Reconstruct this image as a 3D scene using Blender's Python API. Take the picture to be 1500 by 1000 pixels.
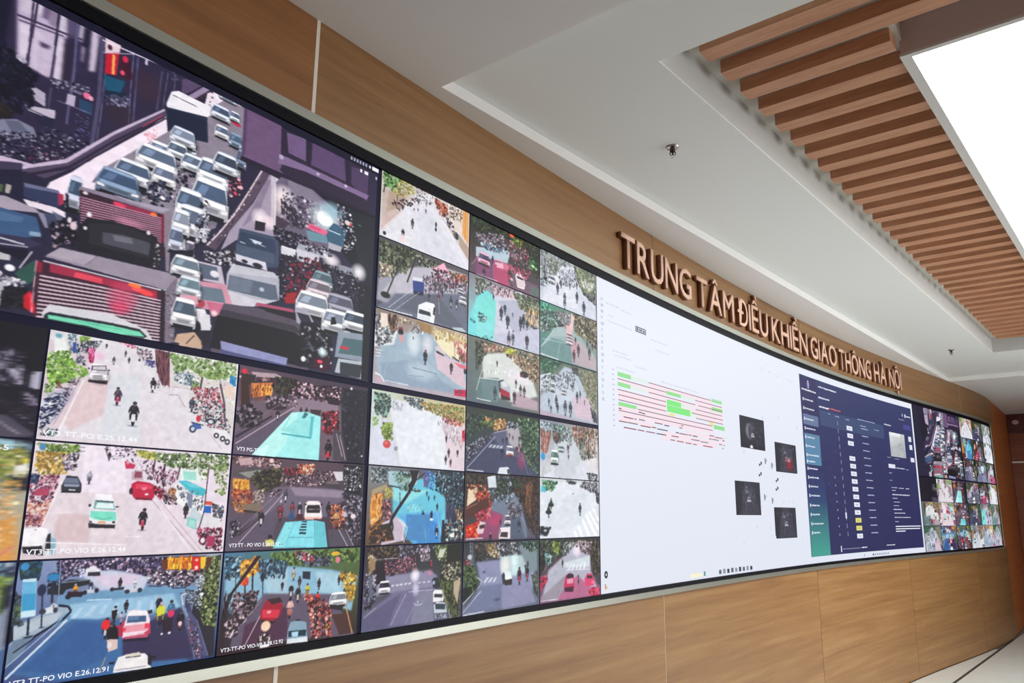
import bpy, math, random
import numpy as np
from mathutils import Matrix, Vector
scene = bpy.context.scene
for o in list(bpy.data.objects):
    bpy.data.objects.remove(o)
EYE = 1.5                                        # camera height above the floor, metres
# ---------------------------------------------------------------- camera, world, lights, exposure
F_PX, PITCH, ROLL = 1158.03, 0.2123545, 0.0082946
cam_d = bpy.data.cameras.new('camera'); cam = bpy.data.objects.new('camera', cam_d)
scene.collection.objects.link(cam); scene.camera = cam
cam_d.sensor_width = 36.0; cam_d.lens = 36.0 * F_PX / 1500.0; cam_d.clip_start = 0.02; cam_d.clip_end = 200
_r, _f, _u = Vector((1, 0, 0)), Vector((0, math.cos(PITCH), math.sin(PITCH))), Vector((0, -math.sin(PITCH), math.cos(PITCH)))
_r2 = _r * math.cos(ROLL) + _u * math.sin(ROLL); _u2 = -_r * math.sin(ROLL) + _u * math.cos(ROLL)
cam.matrix_world = Matrix(((_r2.x, _u2.x, -_f.x, 0), (_r2.y, _u2.y, -_f.y, 0), (_r2.z, _u2.z, -_f.z, EYE), (0, 0, 0, 1)))
world = bpy.data.worlds.new('hall_light'); scene.world = world; world.use_nodes = True
bg = world.node_tree.nodes['Background']; bg.inputs[0].default_value = (1.0, 0.995, 0.99, 1); bg.inputs[1].default_value = 4.15
scene.view_settings.view_transform = 'Standard'; scene.view_settings.look = 'None'
scene.view_settings.exposure = 0.0; scene.view_settings.gamma = 1.0; scene.view_settings.use_curve_mapping = False
SKYLIGHT_STRENGTH = 9.5

def lin(c):
    return tuple((x / 12.92 if x <= 0.04045 else ((x + 0.055) / 1.055) ** 2.4) for x in c)
def hexc(h):
    if len(h) == 3: h = ''.join(x * 2 for x in h)
    return tuple(int(h[i:i + 2], 16) / 255 for i in (0, 2, 4))
# ---------------------------------------------------------------- plan of the curved wall
ANG = math.radians(54); CU = np.array([math.cos(ANG), math.sin(ANG)]); CN = np.array([-CU[1], CU[0]])
CC = [1.5521798903462445, -0.40302899644894047, -0.22610263192548694, 0.043285839637084704, 0.040719176057839215, 0.02756855669256717]
_t = np.linspace(-1, 12.66, 6000)
_c = CU * _t[:, None] + CN * np.polynomial.chebyshev.chebval((_t - 6) / 7, CC)[:, None]
_s = np.r_[0, np.cumsum(np.hypot(*np.diff(_c, axis=0).T))]
_back = (_c[1] - _c[0]) / np.hypot(*(_c[1] - _c[0]))
_c = np.vstack([_c[0] - _back * 2.5, _c]); _s = np.r_[-2.5, _s]          # straight run behind the camera
_c = np.vstack([_c, [7.74, 12.33]]); _s = np.r_[_s, _s[-1] + np.hypot(*(_c[-1] - _c[-2]))]
S_KINK, S_END, S_START = float(_s[-2]), float(_s[-1]), -2.5
def wp(s, off=0.0):
    """plan point on the wall at arc length s, moved off metres towards the room"""
    e = 0.02
    p = np.array([np.interp(s, _s, _c[:, 0]), np.interp(s, _s, _c[:, 1])])
    if off:
        a, b = max(s - e, S_START), min(s + e, S_END)
        d = np.array([np.interp(b, _s, _c[:, 0]) - np.interp(a, _s, _c[:, 0]), np.interp(b, _s, _c[:, 1]) - np.interp(a, _s, _c[:, 1])])
        d /= np.hypot(*d); p = p + off * np.array([d[1], -d[0]])
    return p
# straight ceiling grid: U runs along the hall, N towards the room
UU, UN = np.array([0.6386, 0.7696]), np.array([0.7696, -0.6386])
def un(u, n): return UU * u + UN * n
# heights above the floor
Z_CEIL = EYE + 1.5537; Z_TRAY = Z_CEIL + 0.05; KT = (Z_TRAY - EYE) / 1.5537
Z_T, Z_B = EYE + 1.1525, EYE - 0.3648                  # lit picture, top and bottom
ZR = [EYE + v for v in (1.1525, 0.9159, 0.6647, 0.3997, 0.1440, -0.1087, -0.3648)]
S0, CW = 1.285, 0.503                                  # left edge of the picture grid, cell width

# ---------------------------------------------------------------- object helpers
def tag(o, label=None, cat=None, group=None, kind=None):
    if label: o['label'] = label
    if cat: o['category'] = cat
    if group: o['group'] = group
    if kind: o['kind'] = kind
    return o
def empty(name, loc=(0, 0, 0)):
    o = bpy.data.objects.new(name, None); o.empty_display_size = 0.1; o.location = loc
    scene.collection.objects.link(o); return o
def link(name, me, mat=None, parent=None):
    o = bpy.data.objects.new(name, me); scene.collection.objects.link(o)
    if mat: me.materials.append(mat)
    if parent:
        o.parent = parent; o.matrix_parent_inverse = Matrix.Translation(-Vector(parent.location)) if parent.location.length else Matrix()
    return o
class MB:
    def __init__(s): s.v, s.f, s.uv = [], [], []
    def quad(s, pts, uv=None):
        i = len(s.v); s.v += [tuple(map(float, p)) for p in pts]; s.f.append(tuple(range(i, i + len(pts))))
        s.uv += list(uv) if uv else [(0, 0)] * len(pts)
    def prism(s, poly, z0, z1, uvs=None):
        n = len(poly)
        s.quad([(p[0], p[1], z1) for p in poly], [(p[0], p[1]) for p in poly]); s.quad([(p[0], p[1], z0) for p in poly[::-1]], [(p[0], p[1]) for p in poly[::-1]])
        for i in range(n):
            a, b = poly[i], poly[(i + 1) % n]; L = math.hypot(b[0] - a[0], b[1] - a[1])
            s.quad([(a[0], a[1], z0), (b[0], b[1], z0), (b[0], b[1], z1), (a[0], a[1], z1)], [(0, z0), (L, z0), (L, z1), (0, z1)])
    def curved(s, s0, s1, z0, z1, o0, o1, step=0.12):
        """slab bent along the wall between offsets o0 (back) and o1 (front)"""
        n = max(1, int(math.ceil((s1 - s0) / step))); ss = [s0 + (s1 - s0) * i / n for i in range(n + 1)]
        fr = [wp(q, o1) for q in ss]; bk = [wp(q, o0) for q in ss]
        for i in range(n):
            a, b, c, d = fr[i], fr[i + 1], bk[i], bk[i + 1]; u0, u1 = ss[i], ss[i + 1]
            s.quad([(*a, z0), (*b, z0), (*b, z1), (*a, z1)], [(u0, z0), (u1, z0), (u1, z1), (u0, z1)])
            s.quad([(*d, z0), (*c, z0), (*c, z1), (*d, z1)], [(u1, z0), (u0, z0), (u0, z1), (u1, z1)])
            s.quad([(*a, z1), (*b, z1), (*d, z1), (*c, z1)], [(u0, z1), (u1, z1), (u1, z1 + .02), (u0, z1 + .02)])
            s.quad([(*b, z0), (*a, z0), (*c, z0), (*d, z0)], [(u1, z0), (u0, z0), (u0, z0 - .02), (u1, z0 - .02)])
        for q, (a, c) in ((0, (fr[0], bk[0])), (1, (fr[-1], bk[-1]))):
            P = [(*c, z0), (*a, z0), (*a, z1), (*c, z1)]; uv = [(ss[-q] - .02, z0), (ss[-q], z0), (ss[-q], z1), (ss[-q] - .02, z1)]
            if q: P = P[::-1]; uv = uv[::-1]
            s.quad(P, uv)
    def build(s, name, mat=None, parent=None, merge=False):
        me = bpy.data.meshes.new(name); me.from_pydata(s.v, [], s.f)
        l = me.uv_layers.new(name='UVMap'); l.data.foreach_set('uv', np.array(s.uv, dtype=np.float32).ravel())
        if merge:
            import bmesh
            b = bmesh.new(); b.from_mesh(me); bmesh.ops.remove_doubles(b, verts=b.verts, dist=1e-5); b.to_mesh(me); b.free()
        me.update(); return link(name, me, mat, parent)
def bar(mb, a, b, w, h):
    """box from a to b (3D), width w across in plan, height h upward"""
    a, b = np.array(a, float), np.array(b, float); d = b - a; L = np.hypot(d[0], d[1]); d = d / L
    n = np.array([-d[1], d[0]]) * w / 2
    mb.prism([a[:2] - n, b[:2] - n, b[:2] + n, a[:2] + n], a[2], a[2] + h)

# ---------------------------------------------------------------- materials
def mat_new(name):
    m = bpy.data.materials.new(name); m.use_nodes = True
    return m, m.node_tree, m.node_tree.nodes['Principled BSDF']
def plain(name, rgb, rough=0.5, metal=0.0, noise=0.04, scale=6.0, bump=0.0):
    m, nt, b = mat_new(name); b.inputs['Roughness'].default_value = rough; b.inputs['Metallic'].default_value = metal
    tc = nt.nodes.new('ShaderNodeTexCoord'); nz = nt.nodes.new('ShaderNodeTexNoise'); nz.inputs['Scale'].default_value = scale
    nz.inputs['Detail'].default_value = 4
    cr = nt.nodes.new('ShaderNodeValToRGB'); c = lin(rgb)
    cr.color_ramp.elements[0].color = (*[x * (1 - noise) for x in c], 1); cr.color_ramp.elements[1].color = (*[min(1, x * (1 + noise)) for x in c], 1)
    nt.links.new(tc.outputs['Object'], nz.inputs['Vector']); nt.links.new(nz.outputs['Fac'], cr.inputs[0]); nt.links.new(cr.outputs[0], b.inputs['Base Color'])
    if bump:
        bp = nt.nodes.new('ShaderNodeBump'); bp.inputs['Strength'].default_value = bump; bp.inputs['Distance'].default_value = 0.002
        nt.links.new(nz.outputs['Fac'], bp.inputs['Height']); nt.links.new(bp.outputs[0], b.inputs['Normal'])
    return m
def wood(name, dark, mid, light, coord='UV', gx=0.45, gy=9.0, rough=0.5, seed=0.0):
    m, nt, b = mat_new(name); N = nt.nodes.new; L = nt.links.new
    tc = N('ShaderNodeTexCoord'); mp = N('ShaderNodeMapping'); mp.inputs['Scale'].default_value = (gx, gy, gy); mp.inputs['Location'].default_value = (seed, seed * .7, 0)
    oi = N('ShaderNodeObjectInfo'); ad = N('ShaderNodeVectorMath'); ad.operation = 'ADD'
    cm = N('ShaderNodeCombineXYZ'); mu = N('ShaderNodeMath'); mu.operation = 'MULTIPLY'; mu.inputs[1].default_value = 37.0
    L(oi.outputs['Random'], mu.inputs[0]); L(mu.outputs[0], cm.inputs[2]); L(tc.outputs[coord], ad.inputs[0]); L(cm.outputs[0], ad.inputs[1])
    L(ad.outputs[0], mp.inputs['Vector'])
    n1 = N('ShaderNodeTexNoise'); n1.inputs['Scale'].default_value = 1.6; n1.inputs['Detail'].default_value = 6; n1.inputs['Distortion'].default_value = .5
    n2 = N('ShaderNodeTexNoise'); n2.inputs['Scale'].default_value = 9; n2.inputs['Detail'].default_value = 5; n2.inputs['Roughness'].default_value = .7
    w = N('ShaderNodeTexWave'); w.wave_type = 'BANDS'; w.bands_direction = 'Y'; w.inputs['Scale'].default_value = 0.7; w.inputs['Distortion'].default_value = 9.0
    w.inputs['Detail'].default_value = 3; w.inputs['Detail Scale'].default_value = 1.1
    for x in (n1, n2, w): L(mp.outputs[0], x.inputs['Vector'])
    m1 = N('ShaderNodeMix'); m1.inputs[0].default_value = .38; L(n1.outputs['Fac'], m1.inputs[2]); L(n2.outputs['Fac'], m1.inputs[3])
    m2 = N('ShaderNodeMix'); m2.inputs[0].default_value = .06; L(m1.outputs[0], m2.inputs[2]); L(w.outputs['Fac'], m2.inputs[3])
    cr = N('ShaderNodeValToRGB'); e = cr.color_ramp.elements
    e[0].position = .3; e[0].color = (*lin(dark), 1); e[1].position = .7; e[1].color = (*lin(light), 1)
    k = cr.color_ramp.elements.new(.5); k.color = (*lin(mid), 1)
    L(m2.outputs[0], cr.inputs[0]); L(cr.outputs[0], b.inputs['Base Color']); b.inputs['Roughness'].default_value = rough
    bp = N('ShaderNodeBump'); bp.inputs['Strength'].default_value = .12; bp.inputs['Distance'].default_value = .001
    L(m2.outputs[0], bp.inputs['Height']); L(bp.outputs[0], b.inputs['Normal'])
    return m
def screen_mat(name, attr='Col', strength=1.0):
    m, nt, b = mat_new(name); a = nt.nodes.new('ShaderNodeVertexColor'); a.layer_name = attr
    b.inputs['Base Color'].default_value = (.01, .01, .012, 1); b.inputs['Roughness'].default_value = .45
    b.inputs['Specular IOR Level'].default_value = .15
    nt.links.new(a.outputs[0], b.inputs['Emission Color']); b.inputs['Emission Strength'].default_value = strength
    return m
def glow(name, rgb, strength):
    m, nt, b = mat_new(name); b.inputs['Base Color'].default_value = (*[x * .2 for x in lin(rgb)], 1); b.inputs['Emission Color'].default_value = (*lin(rgb), 1)
    b.inputs['Emission Strength'].default_value = strength; b.inputs['Specular IOR Level'].default_value = .1; return m
M_WOOD = wood('oak_wall_laminate', hexc('744f2e'), hexc('88623a'), hexc('97744a'), rough=.42)
M_WOOD1 = wood('oak_laminate_less_glare', hexc('764a24'), hexc('895a2f'), hexc('996a3c'), rough=.5)  # same oak, richer: the weaker screen glare at left is put into its colour
M_WOOD2 = wood('warm_lit_veneer', hexc('a65a26'), hexc('b66830'), hexc('c2753a'), rough=.5)  # wall panels again, the far end's dim warm light put into the colour
M_SLAT = wood('slat_wood', hexc('a87454'), hexc('c08c6a'), hexc('cc9c78'), coord='UV', gx=2, gy=14, rough=.5)
M_END = wood('dark_veneer', hexc('6e3216'), hexc('7e3e1e'), hexc('8c4a26'), rough=.35)
M_CEIL = plain('white_ceiling_paint', (.90, .90, .895), .85, noise=.012, scale=1.5)
M_TRAY = plain('tray_paint', (.91, .925, .915), .85, noise=.01, scale=1.5)
M_WHITE = plain('white_frame_paint', (.82, .82, .81), .6, noise=.02)
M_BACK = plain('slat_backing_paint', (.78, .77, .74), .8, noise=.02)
M_TRIM = plain('satin_metal_trim', (.72, .73, .69), .3, .8, noise=.03)
M_SEAM = plain('pale_joint_strip', (.86, .83, .78), .5, noise=.02)
M_DARK = plain('dark_joint', (.12, .09, .07), .8)
M_BEZ = plain('black_bezel', (.03, .03, .07), .5)
M_BEZ.node_tree.nodes['Principled BSDF'].inputs['Specular IOR Level'].default_value = .12
M_RISER = plain('shaded_riser_grey', (.72, .72, .71), .85, noise=.01)  # ceiling white greyed, the risers' shade is put into the colour
M_GAP = glow('screen_gap_glass', (.09, .09, .17), 1.0)
M_TILE = plain('pale_floor_tile', (.86, .86, .84), .3, noise=.03, scale=3)
M_GROUT = plain('floor_grout', (.52, .50, .47), .8)
M_JOINT = plain('dark_floor_joint', (.22, .2, .18), .7)
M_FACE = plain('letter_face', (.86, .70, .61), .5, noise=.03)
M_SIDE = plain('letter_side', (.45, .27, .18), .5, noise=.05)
M_CHROME = plain('chrome', (.7, .68, .65), .2, .9)
M_BRONZE = plain('dark_bronze', (.25, .22, .2), .4, .5)
M_RED = plain('dark_red_door', (.30, .1, .07), .4, noise=.08)
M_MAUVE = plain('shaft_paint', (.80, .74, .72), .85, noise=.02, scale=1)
M_SKY = glow('skylight_diffuser', (.97, 1.0, 1.0), SKYLIGHT_STRENGTH)
M_SCR = screen_mat('screen_picture')

# ================================================================ STRUCTURE
# floor: base slab + individual tiles in the part that shows
fl = MB(); edge = [wp(q, -.15) for q in np.linspace(S_START, S_END, 60)]
end_c = wp(S_END); e_dir = np.array([.8, -.6]); far_r = end_c + e_dir * 7
near_r = un(-3.5, 4.5)
poly = [tuple(p) for p in edge] + [tuple(far_r), tuple(near_r)]
fl.prism(poly, -0.12, -0.012); floor = tag(fl.build('floor', M_GROUT), kind='structure')
def clip_poly(poly, inside, cut):
    out = []
    for i in range(len(poly)):
        a, b = poly[i], poly[(i + 1) % len(poly)]; ia, ib = inside(a), inside(b)
        if ia: out.append(a)
        if ia != ib: out.append(cut(a, b))
    return out
_UNc = np.array([[p @ UU, p @ UN] for p in _c])
def wall_n(u): return float(np.interp(u, _UNc[:, 0], _UNc[:, 1]))
TL_ = .54
u = 5.6
while u < 13.8:
    for (n0, n1) in ((None, -1.822), (-1.79, -.72), (-.712, .36), (.368, 1.44), (1.448, 2.52)):
        a, b = u + .003, u + TL_ - .003
        if n0 is None:
            qs = np.linspace(a, b, 4); L = [(q, min(wall_n(q) + .012, n1 - .01)) for q in qs]
            if max(x[1] for x in L) >= n1 - .015 and u > 9.0 or u > 11.4: continue
            P = L + [(b, n1), (a, n1)]
        else:
            lim = lambda q: max(n0, wall_n(q) + .012)
            if wall_n(b) > n1 - .05 or wall_n(a) > n1 - .05: continue
            P = [(q, lim(q)) for q in np.linspace(a, b, 4)] + [(b, n1), (a, n1)]
        e_lim = [x for x in P if (un(*x) - end_c) @ np.array([.6, .8]) > -.02]
        if e_lim: continue
        t = MB(); t.prism([tuple(un(*x)) for x in P][::-1], -0.012, 0.0); t.build('tile', M_TILE, floor)
    u += TL_
j = MB(); a, b = un(2, -1.806), un(12.0, -1.806); bar(j, (*a, -.011), (*b, -.011), .026, .0095); j.build('joint_strip', M_JOINT, floor)

# curved wall: backing structure and wood panels
wl = MB(); wl.curved(S_START, S_END, -.05, Z_CEIL, -.16, -.03, .15); wall = tag(wl.build('wall_left', M_DARK), kind='structure')
ZTT, ZBT = EYE + 1.2188, EYE - 0.4127
def panels(z0, z1, seams, gap):
    for a, b in zip(seams[:-1], seams[1:]):
        m = MB(); m.curved(a + gap(a), b - gap(b), z0, z1, -.029, 0.0, .1); m.build('wood_panel', M_WOOD2 if a > 13 else (M_WOOD1 if b < 3 and z0 > 2 else M_WOOD), wall)
g = lambda s: .0075 if abs(s - 2.485) < .01 else (.0025 if S_START < s < S_END else 0)
panels(ZTT - .03, Z_CEIL - .001, [S_START, 0.0, 2.485, 4.945, 7.45, 9.74, 11.92, S_KINK - .05, S_END], g)
panels(.002, ZBT + .02, [S_START, 0.0, 2.485, 4.959, 7.466, 9.74, 11.92, S_KINK - .05, S_END], g)
m = MB(); m.curved(2.478, 2.492, ZTT - .03, Z_CEIL - .001, -.028, .001); m.build('joint_strip', M_SEAM, wall)
m = MB(); m.curved(2.478, 2.492, .002, ZBT + .02, -.028, .001); m.build('joint_strip', M_SEAM, wall)
m = MB(); m.curved(4.957, 4.961, .002, ZBT + .02, -.028, -.001); m.build('joint_strip', M_SEAM, wall)
m = MB(); m.curved(11.918, 11.923, ZTT - .03, Z_CEIL - .001, -.028, .0); m.build('joint_strip', M_SEAM, wall)
# a strip of wood closes the wall beside the screen
for a, b in ((S_START, .9), (13.34, S_END)):
    if b > 2: 
        m = MB(); m.curved(a, b, ZBT + .021, ZTT - .031, -.029, -.0005, .1); m.build('wood_panel', M_WOOD2 if b > 2 else M_WOOD, wall)
    else:
        m = MB(); m.curved(a, b, ZBT + .021, ZTT - .031, -.029, -.0005, .1); m.build('wood_panel', M_WOOD2 if b > 2 else M_WOOD, wall)

# ceiling: soffit around a shallow tray, slat opening inside the tray
def ring(mb, u0, u1, n0, n1, U0, U1, N0, N1, z0, z1):
    """slab u0..u1 x n0..n1 with a hole U0..U1 x N0..N1"""
    for (a, b, c, d) in ((u0, U0, n0, n1), (U1, u1, n0, n1), (U0, U1, n0, N0), (U0, U1, N1, n1)):
        mb.prism([tuple(un(a, c)), tuple(un(a, d)), tuple(un(b, d)), tuple(un(b, c))], z0, z1)
TU0, TU1, TN0, TN1 = 1.90, 10.46, -1.93, 2.2
c = MB()
us = np.array(sorted(list(np.linspace(-1.75, 16.5, 100)) + [TU0, TU1]))
pol = [tuple(un(q, max(wall_n(q), -6) - .002)) for q in us ]
# soffit strip between the curved wall and the tray
for q0, q1 in zip(us[:-1], us[1:]):
    w0, w1 = wall_n(q0), wall_n(q1)
    if q0 >= TU1 or q1 <= TU0: nn = TN1 + 2.5
    else: nn = TN0
    c.prism([tuple(un(q0, w0 - .03)), tuple(un(q0, nn)), tuple(un(q1, nn)), tuple(un(q1, w1 - .03))], Z_CEIL, Z_CEIL + .049)
c.prism([tuple(un(us[0], TN1)), tuple(un(us[0], TN1 + 2.5)), tuple(un(us[-1], TN1 + 2.5)), tuple(un(us[-1], TN1))], Z_CEIL + .0005, Z_CEIL + .049)
ceil = tag(c.build('ceiling', M_CEIL), kind='structure')
OU0, OU1, ON0, ON1 = 2.257 * KT, 8.80 * KT, -1.212 * KT, 1.55 * KT
c = MB(); ring(c, TU0 - .12, TU1 + .12, TN0 - .12, TN1 + .1, OU0 + .001, OU1 - .001, ON0 + .001, ON1 - .001, Z_TRAY, Z_TRAY + .004); c.build('tray_panel', M_TRAY, ceil)
ZOP = EYE + 1.71 * KT; ZSL = EYE + 1.655 * KT
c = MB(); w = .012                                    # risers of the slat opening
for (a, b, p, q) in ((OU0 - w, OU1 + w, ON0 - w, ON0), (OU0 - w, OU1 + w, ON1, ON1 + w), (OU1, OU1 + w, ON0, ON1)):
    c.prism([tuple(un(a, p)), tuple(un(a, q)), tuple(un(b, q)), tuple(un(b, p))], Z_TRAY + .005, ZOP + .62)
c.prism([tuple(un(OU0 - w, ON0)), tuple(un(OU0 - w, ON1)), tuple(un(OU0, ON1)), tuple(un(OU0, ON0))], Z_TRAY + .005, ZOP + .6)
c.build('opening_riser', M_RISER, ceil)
BU0, BU1, BN0, BN1 = 2.92 * KT, 8.4 * KT, -.578 * KT, .78 * KT      # skylight box
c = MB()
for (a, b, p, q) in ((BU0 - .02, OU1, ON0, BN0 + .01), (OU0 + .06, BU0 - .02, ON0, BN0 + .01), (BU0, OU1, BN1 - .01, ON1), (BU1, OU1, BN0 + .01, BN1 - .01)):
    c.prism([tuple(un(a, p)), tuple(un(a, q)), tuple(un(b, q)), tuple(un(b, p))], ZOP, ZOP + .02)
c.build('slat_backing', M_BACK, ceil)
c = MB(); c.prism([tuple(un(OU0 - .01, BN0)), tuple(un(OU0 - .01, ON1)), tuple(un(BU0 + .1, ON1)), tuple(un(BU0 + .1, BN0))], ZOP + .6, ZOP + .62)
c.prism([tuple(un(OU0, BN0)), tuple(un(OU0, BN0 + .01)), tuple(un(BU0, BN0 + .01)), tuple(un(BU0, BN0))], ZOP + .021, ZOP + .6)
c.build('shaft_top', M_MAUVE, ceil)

# end wall with dark veneer, door head band and door leaf
E0 = end_c; NE = np.array([-.6, -.8])
def ep(a, off=0.0): return E0 + e_dir * a + NE * off
def ebox(mb, a0, a1, z0, z1, o0, o1): mb.prism([tuple(ep(a0, o0)), tuple(ep(a1, o0)), tuple(ep(a1, o1)), tuple(ep(a0, o1))][::-1], z0, z1)
w = MB(); ebox(w, -.1, 7.2, -.05, Z_CEIL, -.16, -.02); wend = tag(w.build('wall_end', M_DARK), kind='structure')
for i in range(7):
    w = MB(); ebox(w, .005 + i * 1.0, .995 + i * 1.0, .002, 2.76, -.019, 0); w.build('veneer_panel', M_END, wend)
w = MB(); ebox(w, .005, 6.99, 2.765, Z_CEIL - .002, -.019, .02); w.build('head_band', M_RED, wend)
w = MB(); ebox(w, .01, 1.9, 2.30, 2.325, .001, .02); w.build('reflection_bar', M_SEAM, wend)  # this bar and its stub stand in for a reflection along a glass edge
w = MB(); ebox(w, .20, .225, 2.12, 2.30, .001, .018); w.build('reflection_bar_stub', M_SEAM, wend)

w = MB(); P = [un(-3.0, -6.0), un(-3.0, 4.6), un(-2.86, 4.6), un(-2.86, -6.0)]; w.prism([tuple(p) for p in P][::-1], -.012, Z_CEIL); tag(w.build('added_wall_back', M_END), kind='structure')  # unseen, added behind the camera to cut light on the slat sides
# unseen walls, added to keep side light off the far corner and slats
w = MB(); P = [un(9.6, 1.9), un(16, 1.9), un(16, 2.02), un(9.6, 2.02)]; w.prism([tuple(p) for p in P][::-1], -.012, Z_CEIL)
P = [un(-2.9, 4.4), un(3.2, 4.4), un(3.2, 4.52), un(-2.9, 4.52)]; w.prism([tuple(p) for p in P][::-1], -.012, Z_CEIL); tag(w.build('added_wall_right', M_END), kind='structure')
# skylight box: near face, side, lip frame, diffuser
sk = empty('skylight', (*un(BU0, 0), ZSL)); tag(sk, 'large glowing white rectangular ceiling light panel boxed in beside the wooden slats', 'ceiling light')
c = MB()
T = .02
for (a, b, p, q) in ((BU0, BU0 + T, BN0, BN1), (BU1 - T, BU1, BN0, BN1)):
    c = MB(); c.prism([tuple(un(a, p)), tuple(un(a, q)), tuple(un(b, q)), tuple(un(b, p))], ZSL, ZOP + .598)
    c.build('shaft_face', M_MAUVE, sk)
c = MB()
for (a, b, p, q) in ((BU0 + T, BU1 - T, BN0, BN0 + T), (BU0 + T, BU1 - T, BN1 - T, BN1)):
    c.prism([tuple(un(a, p)), tuple(un(a, q)), tuple(un(b, q)), tuple(un(b, p))], ZSL, ZOP + .03)
c.build('side_board', M_WHITE, sk)
c = MB(); ring(c, BU0 - .004, BU1, BN0 - .004, BN1, BU0 + .022, BU1 - .03, BN0 + .034, BN1 - .034, ZSL - .012, ZSL - .0005); c.build('frame', M_WHITE, sk)
c = MB(); c.prism([tuple(un(a, n)) for a, n in ((BU0 + .021, BN0 + .021), (BU0 + .021, BN1 - .021), (BU1 - .021, BN1 - .021), (BU1 - .021, BN0 + .021))], ZSL + .002, ZSL + .006)
c.build('diffuser', M_SKY, sk)

# wooden ceiling slats
PITCH_S, SW = .1805 * KT, .080 * KT
sl0 = empty('ceiling_slats', (*un(OU0, ON0), ZSL)); tag(sl0, 'row of square-edged wooden slats hung across the white ceiling recess', 'ceiling slats')
def slat(u, n0, n1):
    m = MB(); P = [(u, n0), (u, n1), (u + SW, n1), (u + SW, n0)]
    Q = [un(*x) for x in P]; z0, z1 = ZSL, ZOP - .001
    L = n1 - n0; r = random.random() * 9
    def q4(i, j, zz0, zz1): 
        a, b = Q[i], Q[j]; d = np.hypot(*(b - a)); return [(*a, zz0), (*b, zz0), (*b, zz1), (*a, zz1)], [(r, zz0), (r + d, zz0), (r + d, zz1), (r, zz1)]
    m.quad([(*Q[i], z0) for i in (0, 3, 2, 1)][::-1], [(r, .5), (r, .5 + SW), (r + L, .5 + SW), (r + L, .5)][::-1])
    m.quad([(*Q[i], z1) for i in (0, 1, 2, 3)], [(r, 0), (r + L, 0), (r + L, SW), (r, SW)])
    for i, j_ in ((0, 1), (1, 2), (2, 3), (3, 0)):
        p_, u_ = q4(i, j_, z0, z1); m.quad(p_[::-1], u_[::-1])
    return m.build('slat', M_SLAT, sl0)
random.seed(4)
for i in range(35):
    u = 2.444 * KT + i * PITCH_S
    long_ = i < 2
    if long_: slat(u, -1.146 * KT, ON1 - .03)
    else:
        slat(u, -1.146 * KT, BN0 - .006)
        slat(u, BN1 + .006, ON1 - .03)

# sprinkler heads
def lathe(mb, c, prof, n=20):
    for k in range(n):
        a, b = 2 * math.pi * k / n, 2 * math.pi * (k + 1) / n
        for (r0, z0), (r1, z1) in zip(prof[:-1], prof[1:]):
            P = [(c[0] + r0 * math.cos(a), c[1] + r0 * math.sin(a), c[2] + z0), (c[0] + r0 * math.cos(b), c[1] + r0 * math.sin(b), c[2] + z0),
                 (c[0] + r1 * math.cos(b), c[1] + r1 * math.sin(b), c[2] + z1), (c[0] + r1 * math.cos(a), c[1] + r1 * math.sin(a), c[2] + z1)]
            mb.quad(P)
def sprinkler(x, y, label):
    r = empty('sprinkler_head', (x, y, Z_TRAY)); tag(r, label, 'sprinkler', 'sprinkler heads in the ceiling')
    m = MB(); lathe(m, (x, y, Z_TRAY), [(.001, -.010), (.012, -.010), (.026, -.007), (.030, -.001), (.030, 0)]); m.build('escutcheon', M_CHROME, r)
    m = MB(); lathe(m, (x, y, Z_TRAY), [(.012, -.009), (.012, -.022), (.009, -.026), (.004, -.030), (.004, -.046)]); m.build('body', M_BRONZE, r)
    m = MB()
    for sg in (-1, 1):
        for a, b in (((.010, -.022), (.013, -.034)), ((.013, -.034), (.004, -.046))):
            p = np.array([x + sg * a[0], y, Z_TRAY + a[1]]); q = np.array([x + sg * b[0], y, Z_TRAY + b[1]]); w = .0018
            m.quad([(p[0] - w, y - w, p[2]), (p[0] + w, y - w, p[2]), (q[0] + w, y - w, q[2]), (q[0] - w, y - w, q[2])])
            m.quad([(p[0] - w, y + w, p[2]), (p[0] + w, y + w, p[2]), (q[0] + w, y + w, q[2]), (q[0] - w, y + w, q[2])])
            m.quad([(p[0] - w, y - w, p[2]), (p[0] - w, y + w, p[2]), (q[0] - w, y + w, q[2]), (q[0] - w, y - w, q[2])])
            m.quad([(p[0] + w, y - w, p[2]), (p[0] + w, y + w, p[2]), (q[0] + w, y + w, q[2]), (q[0] + w, y - w, q[2])])
    m.build('frame_arms', M_BRONZE, r)
    m = MB(); lathe(m, (x, y, Z_TRAY), [(.001, -.045), (.014, -.046), (.015, -.048), (.001, -.049)]); m.build('deflector', M_CHROME, r)
sprinkler(.689 * KT, 3.174 * KT, 'small metal sprinkler head in the white ceiling, the nearer and larger one')
sprinkler(4.206 * KT, 7.413 * KT, 'tiny metal sprinkler head in the far ceiling near the end of the slats')
em = empty('emergency_lamp', (*ep(.12, .04), 2.93)); tag(em, 'small dark emergency lamp with a pale lens on the red band at the far corner', 'lamp')
w = MB(); ebox(w, .02, .26, 2.84, 2.98, .021, .07); w.build('housing', M_RED, em)
w = MB(); c0 = ep(.12, .075); 
for k in range(12):
    a, b = math.tau * k / 12, math.tau * (k + 1) / 12
    w.quad([(*(ep(.12, .075)), 2.92), (*(ep(.12 + .045 * math.cos(a), .071)), 2.92 + .035 * math.sin(a)), (*(ep(.12 + .045 * math.cos(b), .071)), 2.92 + .035 * math.sin(b))])
w.build('lens', plain('lamp_lens', (.75, .62, .6), .3), em)

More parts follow.
